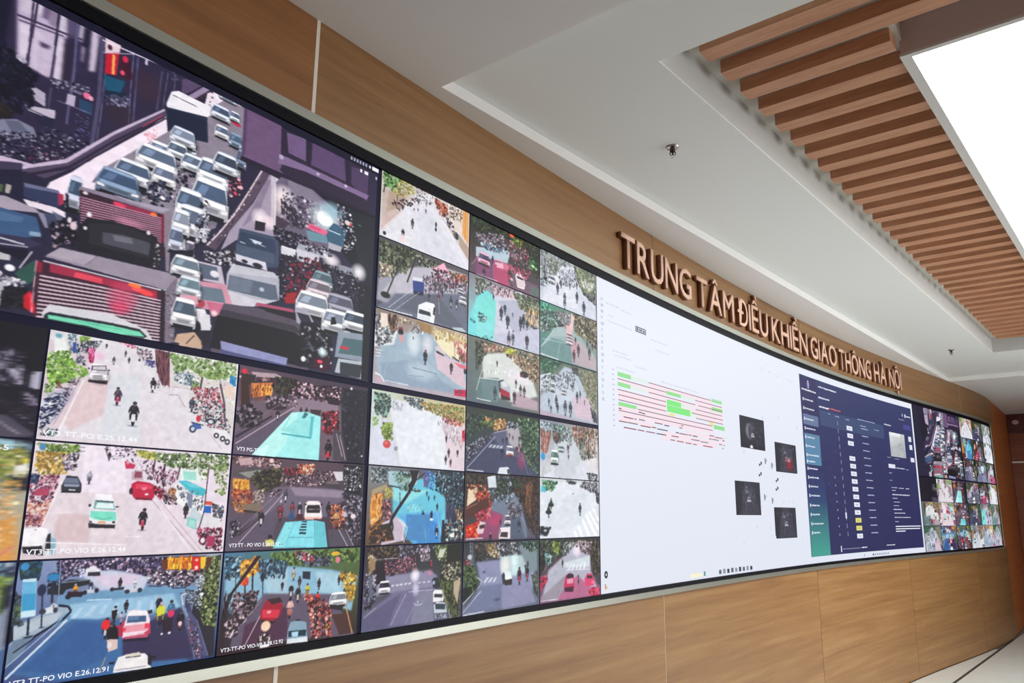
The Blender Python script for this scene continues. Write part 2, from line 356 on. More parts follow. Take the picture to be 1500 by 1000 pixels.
# ================================================================ SCREEN WALL
vw = empty('video_wall', (*wp(1.285), ZBT)); tag(vw, 'huge curved video wall of traffic camera pictures and two desktop windows on the wooden wall', 'video wall')
SE = 13.30
ZTB, ZBB = EYE + 1.1875, EYE - .3865
def loopframe(name, mat, s0, s1, zt0, zt1, zb0, zb1, w, o0, o1):
    m = MB(); m.curved(s0, s1, zt0, zt1, o0, o1, .1); m.curved(s0, s1, zb0, zb1, o0, o1, .1)
    m.curved(s1 - w, s1, zb1, zt0, o0, o1, .1); m.curved(s0, s0 + w, zb1, zt0, o0, o1, .1)
    return m.build(name, mat, vw)
loopframe('outer_trim', M_TRIM, S0 - .38, SE + .035, ZTB, ZTT, ZBT, ZBB, .012, -.028, .014)
loopframe('bezel', M_BEZ, S0 - .366, SE + .022, Z_T + .001, ZTB - .0005, ZBB + .0005, Z_B - .001, .02, -.027, .006)
m = MB(); m.curved(S0 - .345, SE + .001, Z_B, Z_T, -.025, -.006, .1); m.build('screen_glass', M_GAP, vw)

def grid_mesh(name, s0, s1, z0, z1, rgb, off, parent, label=None):
    """rgb: float array (rows, cols, 3), sRGB 0..1, row 0 on top -> mesh of coloured vertices"""
    h, w, _ = rgb.shape
    ss = np.linspace(s0, s1, w); zz = np.linspace(z1, z0, h)
    P = np.array([wp(q, off) for q in ss]); co = np.zeros((h, w, 3), np.float32)
    co[:, :, 0] = P[:, 0]; co[:, :, 1] = P[:, 1]; co[:, :, 2] = zz[:, None]
    idx = np.arange(h * w).reshape(h, w)
    q = np.stack([idx[1:, :-1], idx[1:, 1:], idx[:-1, 1:], idx[:-1, :-1]], -1).reshape(-1, 4)
    me = bpy.data.meshes.new(name); me.vertices.add(h * w); me.vertices.foreach_set('co', co.ravel())
    me.loops.add(q.size); me.loops.foreach_set('vertex_index', q.ravel().astype(np.int32))
    me.polygons.add(len(q)); me.polygons.foreach_set('loop_start', np.arange(0, q.size, 4, dtype=np.int32)); me.update(calc_edges=True)
    at = me.color_attributes.new(name='Col', type='BYTE_COLOR', domain='POINT')
    a = np.ones((h * w, 4), np.float32); a[:, :3] = np.clip(rgb.reshape(-1, 3), 0, 1); at.data.foreach_set('color_srgb', a.ravel())
    o = link(name, me, M_SCR, parent)
    if label: o['label'] = label
    return o
# ================================================================ picture painter: flat shapes in each picture's own unit space (0..2000 across and down)
class Pic:
    def __init__(s, w, h, seed=1):
        s.W, s.H = w, h; s.a = np.zeros((h, w, 3), np.float32); s.r = random.Random(seed)
    def grad(s, tl, tr, br, bl):
        y, x = np.mgrid[0:s.H, 0:s.W]; x = (x / max(1, s.W - 1))[..., None]; y = (y / max(1, s.H - 1))[..., None]
        tl, tr, br, bl = map(np.array, (tl, tr, br, bl)); s.a[:] = (tl * (1 - x) + tr * x) * (1 - y) + (bl * (1 - x) + br * x) * y
    def mask_poly(s, P):
        P = np.asarray(P, float) * (s.W / 2000, s.H / 2000)
        x0, y0 = np.floor(P.min(0)).astype(int) - 1; x1, y1 = np.ceil(P.max(0)).astype(int) + 1
        x0, y0 = max(x0, 0), max(y0, 0); x1, y1 = min(x1, s.W), min(y1, s.H)
        if x1 <= x0 or y1 <= y0: return None
        X = np.arange(x0, x1)[None, :] + .5; Y = np.arange(y0, y1)[:, None] + .5; m = np.zeros((y1 - y0, x1 - x0), bool)
        for (ax, ay), (bx, by) in zip(P, np.roll(P, -1, 0)):
            if ay == by: continue
            m ^= ((ay <= Y) != (by <= Y)) & (X < (bx - ax) * (Y - ay) / (by - ay) + ax)
        return x0, y0, x1, y1, m
    def poly(s, c, P, al=1.0):
        r = s.mask_poly(P)
        if r:
            x0, y0, x1, y1, m = r; v = s.a[y0:y1, x0:x1]; v[m] = v[m] * (1 - al) + np.array(c) * al
    def line(s, c, w, P):
        k = s.W / s.H / 1.0; asp = 1.96
        for (ax, ay), (bx, by) in zip(P[:-1], P[1:]):
            dx, dy = (bx - ax) * asp, by - ay; L = math.hypot(dx, dy) or 1; nx, ny = -dy / L * w / 2 / asp, dx / L * w / 2
            s.poly(c, [(ax + nx, ay + ny), (bx + nx, by + ny), (bx - nx, by - ny), (ax - nx, ay - ny)])
    def ell(s, c, x, y, rx, ry, al=1.0):
        cx, cy, a, b = x * s.W / 2000, y * s.H / 2000, max(.5, rx * s.W / 2000), max(.5, ry * s.H / 2000)
        x0, x1, y0, y1 = max(0, int(cx - a)), min(s.W, int(cx + a) + 2), max(0, int(cy - b)), min(s.H, int(cy + b) + 2)
        if x1 <= x0 or y1 <= y0: return
        X = np.arange(x0, x1)[None, :] + .5; Y = np.arange(y0, y1)[:, None] + .5; d = ((X - cx) / a) ** 2 + ((Y - cy) / b) ** 2
        m = np.clip((1.25 - d) * 2, 0, 1)[..., None] * al if al >= 1 else np.clip(1 - d, 0, 1)[..., None] * al
        v = s.a[y0:y1, x0:x1]; v[:] = v * (1 - m) + np.array(c) * m
    def scatter(s, n, size, asp, cols, P):
        xs = [p[0] for p in P]; ys = [p[1] for p in P]; x0, x1, y0, y1 = min(xs), max(xs), min(ys), max(ys); k = t = 0
        n, size = int(n * 2.1), size * .66
        while k < n and t < n * 6:
            t += 1; x, y = s.r.uniform(x0, x1), s.r.uniform(y0, y1); ins = False
            for (ax, ay), (bx, by) in zip(P, P[1:] + P[:1]):
                if (ay <= y) != (by <= y) and x < (bx - ax) * (y - ay) / (by - ay) + ax: ins = not ins
            if not ins: continue
            k += 1; q = size * s.r.uniform(.4, 1.2); c = s.r.choice(cols)
            if sum(c) > 2.0 and s.r.random() < .45: c = s.r.choice(cols); q *= .7
            j = s.r.uniform(.78, 1.15)
            c = tuple(min(1, v * j) for v in c)
            if s.r.random() < .62: s.ell(c, x, y, q / 1.96 / asp / 2 * 1.2, q * asp / 2)
            else:
                a = s.r.uniform(0, 6.28); R = q * .62
                s.poly(c, [(x + R * math.cos(a + i * 2.1) * s.r.uniform(.6, 1.4) / 1.96 / asp, y + R * math.sin(a + i * 2.1) * asp * s.r.uniform(.6, 1.4)) for i in range(3)])
    def rider(s, x, y, h, c1, c2):
        """motorbike and rider, x y = middle, h = height"""
        w = h * .44 / 1.96; D = (.09, .08, .11); k = s.r.uniform(-.1, .1) * w
        s.ell((.3, .3, .36), x, y + h * .5, w * .6, h * .045, .55)
        s.ell(D, x + k * .5, y + h * .34, w * .15, h * .17)
        s.poly(c2, [(x - w * .2, y + h * .02), (x + w * .2, y + h * .02), (x + w * .26, y + h * .16), (x + w * .12, y + h * .34), (x - w * .12, y + h * .34), (x - w * .26, y + h * .16)])
        for q in (-1, 1):
            s.poly(tuple(v * .6 + .05 for v in c1), [(x + q * w * .15, y + h * .0), (x + q * w * .38, y + h * .05), (x + q * w * .34, y + h * .27), (x + q * w * .2, y + h * .27)])
            s.poly(c1, [(x + q * w * .22, y - h * .27), (x + q * w * .4, y - h * .2), (x + q * w * .52, y - h * .02), (x + q * w * .4, y + h * .0), (x + q * w * .28, y - h * .12)])
        s.poly(c1, [(x - w * .2, y - h * .31), (x + w * .2, y - h * .31), (x + w * .38, y - h * .22), (x + w * .27, y + h * .04), (x - w * .27, y + h * .04), (x - w * .38, y - h * .22)])
        s.poly(D, [(x - w * .55, y + h * .0), (x + w * .55, y + h * .0), (x + w * .3, y + h * .03), (x - w * .3, y + h * .03)])
        s.ell((.8, .78, .8), x, y + h * .1, w * .09, h * .035, .9); s.ell(tuple(min(1, v * 1.5 + .14) for v in c1), x - w * .12, y - h * .18, w * .14, h * .09, .7)
        s.ell((.62, .5, .46), x + k, y - h * .335, w * .15, h * .06)
        s.ell(s.r.choice(((.12, .1, .12), (.7, .68, .72), (.2, .2, .28), (.5, .2, .25), (.1, .1, .12))), x + k, y - h * .385, w * .2, h * .07)
    def car(s, x, y, w, h, body, glass, kind=0):
        """kind 0 seen from the front and above, 1 from behind, 2 seen from high up"""
        B = np.array(body); d, l = tuple(B * .62), tuple(np.minimum(1, B * 1.12 + .03)); D = (.08, .08, .11)
        s.ell((.1, .1, .14), x + .05 * w, y + .12 * h, w * .62, h * .6, .55)
        X = lambda u: x + u * w / 2; Y = lambda v: y + v * h / 2
        s.poly(D, [(X(-.98), Y(.5)), (X(1.02), Y(.5)), (X(.98), Y(1.08)), (X(-.94), Y(1.08))])
        s.poly(body, [(X(-.72), Y(-.92)), (X(-.4), Y(-1)), (X(.5), Y(-1)), (X(.75), Y(-.9)), (X(1), Y(.05)), (X(1), Y(.85)), (X(.85), Y(.95)), (X(-.85), Y(.95)), (X(-1), Y(.85)), (X(-1), Y(.05))])
        s.poly(l, [(X(-.66), Y(-.92)), (X(.66), Y(-.92)), (X(.72), Y(-.68)), (X(-.72), Y(-.68))])
        g = np.array(glass)
        s.poly(tuple(B * .8), [(X(-1), Y(.1)), (X(1), Y(.1)), (X(1), Y(.9)), (X(-1), Y(.9))])
        s.poly(glass, [(X(-.72), Y(-.7)), (X(.72), Y(-.7)), (X(.92), Y(.06)), (X(-.92), Y(.06))]); s.poly(D, [(X(.8), Y(-.8)), (X(.98), Y(-.1)), (X(.99), Y(.1)), (X(.93), Y(.06))])
        s.poly(tuple(np.minimum(1, g * 1.25 + .05)), [(X(-.5), Y(-.6)), (X(-.1), Y(-.6)), (X(-.3), Y(-.06)), (X(-.75), Y(-.06))])
        if kind != 2:
            s.poly(l, [(X(-.8), Y(.1)), (X(.8), Y(.1)), (X(.86), Y(.36)), (X(-.86), Y(.36))])
            s.poly(d, [(X(-.5), Y(.45)), (X(.5), Y(.45)), (X(.45), Y(.68)), (X(-.45), Y(.68))])
            L = (.95, .93, .95) if kind == 0 else (.85, .15, .2)
            for q in (-1, 1): s.poly(L, [(X(q * .6), Y(.42)), (X(q * .95), Y(.36)), (X(q * .95), Y(.56)), (X(q * .62), Y(.6))])
            s.poly(D, [(X(-.8), Y(.8)), (X(.8), Y(.8)), (X(.8), Y(.95)), (X(-.8), Y(.95))])
    def blur(s, k):
        for _ in range(k):
            p = np.pad(s.a, ((1, 1), (1, 1), (0, 0)), 'edge'); s.a = (p[1:-1, 1:-1] * 2 + p[:-2, 1:-1] + p[2:, 1:-1] + p[1:-1, :-2] + p[1:-1, 2:]) / 6
    def down(s, w, h):
        yi = (np.arange(h + 1) * s.H / h).astype(int); xi = (np.arange(w + 1) * s.W / w).astype(int)
        c = np.add.reduceat(np.add.reduceat(s.a, yi[:-1], 0), xi[:-1], 1); n = np.diff(yi)[:, None] * np.diff(xi)[None, :]
        return c / n[..., None]
def paint(code, w, h, seed):
    P = Pic(w * 2, h * 2, seed); ground = True
    for ln in code.strip().split('\n'):
        t = ln.split()
        if not t: continue
        if ground and t[0] in 'smclebh' and t[0] != 'b': ground = False; P.blur(20)
        k = t[0]; pts = lambda i: [(float(t[j]), float(t[j + 1])) for j in range(i, len(t), 2)]
        if k == 'g': P.grad(*[hexc(q) for q in t[1:5]])
        elif k == 'p': P.poly(hexc(t[1]), pts(2))
        elif k == 'a': P.poly(hexc(t[1]), pts(3), float(t[2]))
        elif k == 'l': P.line(hexc(t[1]), float(t[2]), pts(3))
        elif k == 'e': P.ell(hexc(t[1]), *map(float, t[2:6]))
        elif k == 'h': P.ell(hexc(t[1]), *map(float, t[3:7]), al=float(t[2]))
        elif k == 's': P.scatter(int(t[1]), float(t[2]), float(t[3]), [hexc(q) for q in t[4].split('/')], pts(5))
        elif k == 'm': P.rider(float(t[1]), float(t[2]), float(t[3]), hexc(t[4]), hexc(t[5]))
        elif k == 'c': P.car(*map(float, t[1:5]), hexc(t[5]), hexc(t[6]), int(t[7]))
    P.blur(2); g = np.random.default_rng(seed)
    lo = g.normal(0, 1, (P.H // 12 + 2, P.W // 12 + 2)); yi = np.linspace(0, lo.shape[0] - 1.01, P.H); xi = np.linspace(0, lo.shape[1] - 1.01, P.W)
    y0, x0 = yi.astype(int), xi.astype(int); fy, fx = (yi - y0)[:, None], (xi - x0)[None, :]
    m = (lo[y0][:, x0] * (1 - fy) * (1 - fx) + lo[y0 + 1][:, x0] * fy * (1 - fx) + lo[y0][:, x0 + 1] * (1 - fy) * fx + lo[y0 + 1][:, x0 + 1] * fy * fx)
    P.a *= (1 + .022 * m + .03 * g.normal(0, 1, (P.H, P.W)))[..., None]
    return P.down(w, h)
ART = {}
ART['0033'] = '''g 1a1730 2a2240 2c2a40 22203a
p 2b2440 264 108 1073 43 955 395 507 1149 343 1276
p 15142a 219 58 441 108 441 403 257 594
p bfaecb 450 27 583 7 627 461 603 496 508 489 475 433
p d6c8dc 470 234 503 225 506 457 480 428
p cfc0d6 513 230 533 226 537 493 520 488
p c8b8d0 536 217 567 211 573 503 543 498
p d4c6da 573 216 604 212 605 488 584 491
p 6a5678 519 36 549 30 549 131 521 134
p 8c7a98 548 25 576 21 577 158 550 153
p 4a3c5c 531 293 565 290 561 317 537 327
p c9bccf 469 73 493 56 493 149 473 162
p d0c4d8 506 28 528 25 529 130 509 130
p cfc4d8 576 15 605 17 608 195 583 187
p 55486a 598 26 632 22 635 165 607 173
p 2a2238 602 226 638 210 640 471 608 480
p c0b2ca 641 36 665 27 665 302 641 267
p 31284a 635 165 657 165 660 392 636 393
p cabbd2 679 30 705 32 705 322 686 341
p 1d1a30 656 56 681 53 675 194 656 191
p 8a7a98 692 3 714 2 718 61 702 91
l 463a58 15 460 193 603 164 656 148
l 5a4c6e 11 467 220 599 187
l d8cae0 6 554 41 649 39
l 3a3148 13 498 14 510 487
l 332b44 13 511 -25 510 211 504 504
l 2c2840 16 575 28 580 415 578 760 582 1092
l 4a4462 10 579 275 583 596 588 1032
l 4c4868 26 716 26 729 504 725 818
l 6a6688 6 739 275 741 614 738 807
l 56547a 16 632 22 642 374 641 750
l 55537a 12 840 81 849 567
l 77759a 6 823 35 828 361 835 580
l 4b4a6a 13 930 93 926 396
l 605f80 6 952 83 947 364
l 4b4a6a 10 981 67 982 213
p e0c8d4 724 17 779 18 776 123 729 161
p c01830 732 158 776 111 774 283 737 301
p ffb060 754 147 763 144 768 283 759 285
p 3a1428 781 144 816 132 829 259 785 278
e d02850 798 138 10 24
e e05070 794 242 8 17
e 40203a 743 108 8 19
p 17506e 735 316 807 294 795 393 747 415
p 122438 744 417 817 372 814 424 742 480
l e8e0f0 8 716 82 830 66 911 52 1058 17
l c8c0d8 5 724 167 830 66
p c8c0dc 866 41 875 37 876 102 867 105
h 3a2838 .8 884 255 65 147
h 352430 .7 802 534 61 105
s 40 28 1 4a4866/8a88a8/2a2840 745 441 830 385 822 467 749 510
s 25 28 1 3a3a58/55557a/1a1a30 962 20 1057 4 1060 56 967 121
p 7a6a8a 622 477 675 472 675 520 622 524
e e87098 690 505 11 27
e f0a0b8 704 515 8 16
p b8aac4 632 550 658 542 657 620 631 621
p 254060 669 550 712 545 714 626 674 628
l 7c7494 5 605 622 711 617
p b2a8bc 521 589 569 610 574 696 544 679
p c0b6c8 518 732 604 691 606 759 530 760
l 504868 8 519 747 608 756
s 90 24 1 1a182c/504a68/9a94ac/2a2640 577 498 695 441 698 486 581 553
s 60 18 .6 1a182c/6864a0/2a2640/2a2640 665 659 712 640 716 791 674 814
s 320 51 1 0e0f1e/14152a/0e0f1e 255 575 441 403 536 551 541 705 488 842 289 1061
s 60 28 1 0e0f1e/14152a 462 447 502 473 544 521 520 612 479 631
h 2a2418 .8 453 818 47 61
s 20 23 1 b0a6c0/d0c8dc 475 433 506 457 502 483 477 464
p 7c7c96 462 876 501 841 550 853 563 908 496 976 423 964
p 5c6078 471 873 511 848 538 896 499 941
p 20203a 549 764 608 746 597 812 558 824
s 420 21 .9 16142a/2a2844/a8a2b4/0e0e20/16142a/5c5874/14122a 328 1047 552 885 597 812 717 813 720 869 611 1047 487 1122 337 1181
s 60 21 1 b8a8b8/5a2848/201c34/201c34 543 970 649 927 635 1029 554 1070
p ccb8d0 374 1130 485 1092 569 1080 566 1104 380 1207
p 8a7c9c 378 1188 505 1109 560 1098 511 1210 386 1303
p f6e6f4 618 1153 743 886 878 604 962 402 975 533 884 711 769 948 708 1201 588 1305
p 50425e 534 1139 658 982 788 693 954 371 968 397 803 742 724 936 602 1143
p c9b6cf 533 1114 652 975 787 676 953 358 957 370 789 700 659 996 534 1134
p 2a2036 541 1161 665 1011 791 734 956 408 957 423 792 751 666 1033 542 1177
l 1e1830 10 617 1148 672 1045 723 925 845 669 963 421
l b8405a 7 882 557 950 413
s 40 19 1 e890a0/f8d0dc 891 606 936 516 940 601 906 656
p 6a587a 1006 83 1064 10 1131 -99 1129 15 1024 173
p 584668 1006 83 1057 4 1108 23 1089 82 1011 185
l 3a2a48 6 1011 64 1057 -2 1100 16
l 2a2038 10 1000 242 1114 2 1159 15
p 9a86a6 1025 205 1114 9 1137 15 1065 174
p 37283c 1065 174 1137 15 1145 28 1086 168
p f0e0ee 1111 89 1152 22 1259 33 1284 411 1117 653 1083 521
s 90 38 1 1c1c30/f4ecf4/8890a8/d8d0e0/303448 1118 82 1159 15 1267 26 1277 417 1150 601
p 8c8292 969 526 1184 75 1300 53 1284 411 1195 1087 947 1422 709 1222 769 948
p 232c44 959 340 1120 273 1133 466 1067 494 973 484
p 1a2038 963 350 1045 314 1114 306 1129 469 1087 477 973 484
p f2ecf4 958 315 972 210 997 179 1130 182 1140 228 1120 273 962 337
l 3c3c50 6 979 229 1075 232
l d0d0e0 8 971 318 991 317
c 1198 47 80 68 98a4bc 46556e 0
c 1174 195 86 120 c8cede 44506a 0
c 1234 170 45 82 d4d8e4 505a74 0
e c82850 1244 224 21 12
c 1246 357 59 122 7c90a8 4a6078 0
c 1185 339 64 106 e8e4ee 5c6680 0
c 1043 554 98 151 9aa2b8 6a748c 0
c 1034 509 104 139 c8ccd8 808aa0 0
c 970 690 130 159 e4dfe8 6b7a92 0
c 1019 625 83 125 d8dce8 505c70 0
c 920 930 154 178 e8e4ee 596880 0
s 160 40 1 2a2838/1c1a28/e8dce8/8c8494/3a3848 694 1143 914 811 1088 623 1130 1345 1037 1347 1016 1062 881 1092
c 948 747 158 181 e0dde8 5c6c84 0
c 870 906 132 175 d8d8e2 4b5c76 0
c 826 1011 150 183 7c90ac 3e5270 0
c 979 849 93 146 f0eaf2 687088 0
s 60 36 1 1a1a2e/e4dce6/808498/3c3c54 921 942 987 869 1000 998 927 1060
p f0e2ee 667 1139 699 1059 753 1065 743 1256 677 1300
c 693 1176 45 238 b8bcd0 3c5068 0
c 1090 674 114 140 d4d8e2 5a687e 0
c 1218 574 123 146 c0c6d4 4a5468 0
c 1165 683 133 207 dfe2ec 4e5c74 0
c 1279 484 45 163 70809a 404c62 0
c 1163 883 159 294 e2e0ea 4c5e7a 0
c 1085 989 112 248 dcdce6 4a5a72 0
c 1215 576 108 172 cfd4e0 3a4458 0
c 1101 1107 126 248 e4e2ea 5e6a80 0
c 1051 1239 64 242 e8e4ec 66708a 0
s 40 40 1 1c1628/c04060/e8b0b8/302438 1227 677 1286 620 1293 781 1241 817
s 60 33 1 1a1a2a/a09cb0/e8e4ec 1128 882 1166 935 1172 1193 1119 1250 1115 1163
c 1101 1310 39 135 c8c0cc 5a5468 0
p 574659 1384 482 1417 485 1361 719 1307 909 1253 1078 1203 1253 1160 1239 1230 1052 1294 807 1342 634
l e6d2dc 13 1380 478 1322 719 1269 933 1211 1117 1167 1235
s 50 16 1.2 f0e0ea/2c2034 1158 1201 1236 1022 1294 807 1370 528 1387 544 1279 968 1203 1253
p a698ae 1417 485 1503 472 1488 761 1464 991 1286 1125 1224 1241 1253 1078 1348 784
p c8bccc 1418 492 1451 481 1453 927 1437 951
p 8a7c94 1403 546 1420 548 1375 850 1304 1020
h fff0f4 .9 1384 885 47 82
h ffe8ec .8 1426 900 32 69
l f4ecf4 7 1448 499 1454 968
p 221c2c 1362 921 1410 911 1409 982 1362 997
p 6d5276 1270 15 1450 29 1472 348 1458 432 1503 472 1278 451
p 563f62 1271 22 1287 22 1293 432 1278 451
p 2c2038 1450 22 1576 19 1834 30 1943 61 1955 451 1504 501 1458 343
p 6f5780 1479 87 1578 64 1585 259 1494 255
p 5b456c 1615 64 1793 62 1811 275 1613 267
p 4c3a5e 1837 110 1944 77 1941 377 1842 268
l 2a1c38 10 1465 84 1467 351
l 1f1730 18 1592 68 1600 293
l 1f1730 19 1815 78 1823 331
p 826a92 1448 300 1586 296 1950 305 1941 353 1588 348 1447 382
p 241a30 1278 451 1416 450 1955 451 1957 531 1595 525 1272 491
e b8a8cc 1461 318 11 20
e c8b8d8 1653 321 8 12
e d0c0e0 1811 314 9 14
p 12121f 1594 495 2000 470 2019 1552 1934 1554 1909 1071 1801 912 1814 702 1770 574 1631 484
p 1d1f2a 1829 518 2012 496 2008 1148 1953 1143 1905 947
p 6a5f76 1468 483 1630 477 1770 574 1795 744 1801 912 1612 990 1463 963 1445 544
p 84788e 1503 486 1631 484 1690 550 1599 642 1511 673
h fff4f4 .95 1487 630 59 99
h fce8e4 .7 1478 723 50 127
s 160 38 1 d0c4ce/3a3048/6c6078/a89cac/54485e/3a3048 1472 582 1615 571 1712 612 1663 856 1484 864
s 60 31 1.4 241c2e/3a2e40 1476 667 1557 715 1607 846 1562 859 1480 766
h e8fbff .9 1709 682 104 150
e ffffff 1704 685 43 63
h a0c8d8 .8 1749 586 87 91
p 3a5e78 1754 693 1835 704 1810 876 1731 891 1700 833
l cfe8f0 9 1727 771 1796 775
p e86890 1623 776 1727 786 1714 832 1615 825
p d84878 1632 788 1689 795 1685 815 1629 810
p 6a90a0 1607 846 1719 829 1731 891 1628 922
p 403444 1457 818 1526 838 1487 934 1459 980
s 240 28 1 121020/241e34/0e0e1a/121020/9a90a8/1a1626 1452 913 1609 903 1630 979 1493 1087 1457 1024
s 40 34 1 e8e0e8/201a2c/a098ac 1767 512 1849 505 1890 798 1830 864 1783 674
e f0d8d8 1832 642 16 22
e c04030 1853 645 8 12
e 2c6a50 1905 620 10 8
e f0f0f0 1869 809 9 12
s 16 21 1 e8e0e8/a0a0b0 1817 778 1879 788 1863 939 1811 906
p a8acb8 1576 982 1734 965 1736 1024 1561 1063
p d0ccd8 1569 1029 1688 1021 1686 1111 1573 1128
p dcdae2 1492 1053 1565 1046 1563 1105 1494 1115
l f4f0f4 8 1491 1050 1565 1046
p b6b4c0 1731 876 1810 876 1801 927 1733 935
h fff6f8 .95 1755 1028 58 74
h fffaff .95 1913 1052 52 93
p 9094a2 1795 1038 1887 1035 1889 1097 1798 1113
s 900 29 1 14101e/1e1828/0c0a14/201a2c/b8b0bc/100e18/14101e/4c4454/0c0a14/181422 1494 1115 1616 1076 1766 1068 1888 1081 1965 1168 1964 1512 1821 1509 1630 1445 1510 1499 1484 1289
s 60 43 1 7a2038/5a1c30/902840 1531 1180 1670 1046 1772 1231 1627 1389 1526 1491
p a01c28 1532 1419 1583 1388 1578 1482 1531 1503
c 1713 1222 112 146 7c929c 4e6068 0
c 1698 1311 139 159 c8b8c0 6c6470 0
c 1816 1390 166 178 9a98a8 58586c 0
c 1670 1455 181 213 eceaf0 7c8494 0
s 50 35 1 d0c8d4/14101e/6a6474/14101e 1610 932 1762 934 1754 999 1614 1019
p 3e4a62 1296 1024 1455 996 1482 1037 1486 1232 1371 1293 1284 1259
p 2e3b55 1301 1048 1457 1024 1468 1101 1465 1216 1290 1229
p 4a566e 1287 1151 1461 1133 1465 1216 1290 1229
p d8e0ec 1338 1078 1401 1077 1394 1102 1382 1093 1370 1109 1358 1089
l c8d0dc 5 1354 1098 1419 1102
l c8d0dc 7 1301 1127 1326 1129
p d8d4e0 1287 1231 1424 1224 1435 1287 1293 1281
e 202030 1330 1267 14 13
e 202030 1389 1269 23 19
p 28222e 1255 1196 1281 1188 1281 1261 1258 1248
s 80 33 1 16121e/c8c0cc/3c3444/e8e0e8 1149 1296 1282 1208 1287 1324 1208 1354 1158 1342
p b4b4c2 1279 1315 1467 1284 1494 1326 1501 1489 1407 1585 1263 1610 1258 1405
p c6c6d0 1279 1315 1467 1284 1492 1320 1261 1391
p 5b6578 1270 1405 1480 1381 1497 1491 1460 1508 1266 1518
p 6e788a 1276 1409 1375 1399 1364 1498 1270 1516
p d0ccd6 1263 1526 1397 1536 1493 1500 1384 1596 1272 1632
e b8c4d0 1416 1445 11 16
p c6bccc 1072 1377 1233 1359 1254 1485 1173 1500 1052 1499
p 5a6478 1079 1386 1216 1375 1228 1472 1131 1495 1077 1486
e b04868 1137 1454 16 27
e e4e0e8 1208 1430 18 25
p 2a2234 1120 1482 1160 1462 1165 1497 1118 1508
p d494a8 997 1551 1258 1483 1293 1622 1268 1698 1169 1702 1004 1691
p 6a7a8a 998 1574 1245 1528 1264 1622 1166 1641 1003 1656
p c86a88 1187 1644 1272 1632 1268 1710 1212 1746
h fff0f0 .9 1221 1717 17 27
p 4a5a78 1008 1749 1142 1714 1168 1826 1015 1887
e b04050 1161 1668 20 32
p e8e4ec 1142 1714 1182 1703 1216 1820 1170 1863
p 564c5c 1257 1626 1408 1598 1654 1606 1676 1711 1658 2191 1257 2092 1219 2030 1234 1750
p 17141c 1233 1725 1389 1713 1587 1716 1632 1755 1623 1981 1597 1975 1216 1969
p 3a3440 1248 1674 1585 1662 1640 1724 1569 1709 1240 1722
p 9094c0 1256 1905 1561 1932 1555 2001 1262 1966
p 50527c 1258 1967 1555 1988 1599 2016 1254 2018
p b05070 1398 1556 1571 1534 1581 1565 1391 1586
p 1f1a24 1407 1579 1581 1558 1592 1617 1448 1608
p a8a4b4 1579 1510 1641 1504 1691 1620 1656 1676 1592 1631
p 2c2a38 1589 1548 1652 1550 1672 1613 1629 1658
p 1a1622 1610 1624 1690 1591 1778 1702 1787 1960 1623 1981
s 160 39 1 14101a/b8b8c0/14101a/5a5c6c/3a3440/101018/181620 1620 1662 1784 1583 1787 1946 1640 1948
c 1802 1546 164 205 dce0e8 7c8494 0
c 1911 1501 154 181 e0e4ea 3a4656 0
p 8e98a8 1814 1615 1967 1588 1963 1833 1802 1840
p 4c6a70 1846 1663 1963 1643 1962 1788 1821 1804
p c83848 1828 1736 1878 1733 1879 1758 1829 1760
p b8c0c8 1822 1848 1963 1833 1958 1985 1807 1969
p 30363e 1833 1874 1959 1864 1952 1979 1836 1975
h e8ffff .98 1735 1825 31 48
p 3a1428 1687 1891 1774 1863 1782 1947 1741 1988 1690 1961
e e84868 1724 1907 15 14
e ffffff 1733 1944 7 13
e f0f0f4 1638 1913 12 22
p 15141c 1772 1514 1791 1506 1803 1561 1769 1581
p 12131e 1954 1158 2007 1132 2000 1988 1958 1985
p c8a890 1086 1919 1153 1942 1162 1976 1076 1982
p 201824 1114 1823 1160 1805 1165 1901 1126 1928
p 2a1c28 1152 1918 1203 1837 1161 1964
e 181420 1134 1833 26 45
p c9a890 1092 1916 1150 1882 1188 1954 1183 1993 1097 1998
l 3c1c20 7 1122 1977 1151 1906
e 15121c 1148 1840 28 43
p e0dce4 1160 1731 1205 1737 1214 1858 1176 1860
p 241e2a 1176 1860 1214 1846 1212 1958 1182 1969
p 1d1c34 302 1249 534 1096 551 1320 316 1462
p 3c3450 300 1230 534 1096 534 1139 305 1295
p 50603e 470 1267 492 1262 492 1308 473 1312
p b0a8a0 500 1250 514 1251 513 1304 501 1307
p 2e3558 546 1216 645 1199 658 1235 654 1293 564 1301 550 1289
p 6a6c8c 546 1211 645 1189 651 1207 550 1235
p a83050 643 1206 661 1205 665 1264 651 1284
p 12101c 665 1186 676 1200 683 1307 675 1302
p ece0ec 550 1310 642 1301 673 1314 675 1346 566 1342
p 23233c 316 1462 501 1334 596 1354 631 1536 587 1604 586 1730 344 1856
p a89cac 315 1444 500 1324 590 1347 601 1366 318 1481
p 3a5880 319 1499 478 1401 594 1398 615 1503 578 1535 326 1601
p 4d6c92 458 1425 562 1419 555 1455 462 1493
p 8ca4bc 580 1492 611 1484 613 1510 581 1518
p 34304c 326 1601 578 1535 622 1552 587 1594 331 1674
l d0ccd8 9 407 1613 490 1578 572 1581
l c4c0cc 6 409 1646 492 1617 582 1591
p c0bcc4 487 1661 538 1663 540 1697 490 1710
p 151226 334 1710 485 1642 583 1606 588 1687 536 1664 487 1661 336 1747
p 8a88a0 591 1357 616 1362 630 1440 621 1446 603 1392
p 3e4660 610 1355 639 1347 663 1408 635 1437
p 5a6078 633 1329 664 1342 672 1381 657 1390
s 70 32 1 14101c/201a28/c8b0c0/0c0a12 633 1405 705 1337 722 1527 647 1548
e e0c8d4 702 1383 11 26
e e8dce4 688 1353 6 19
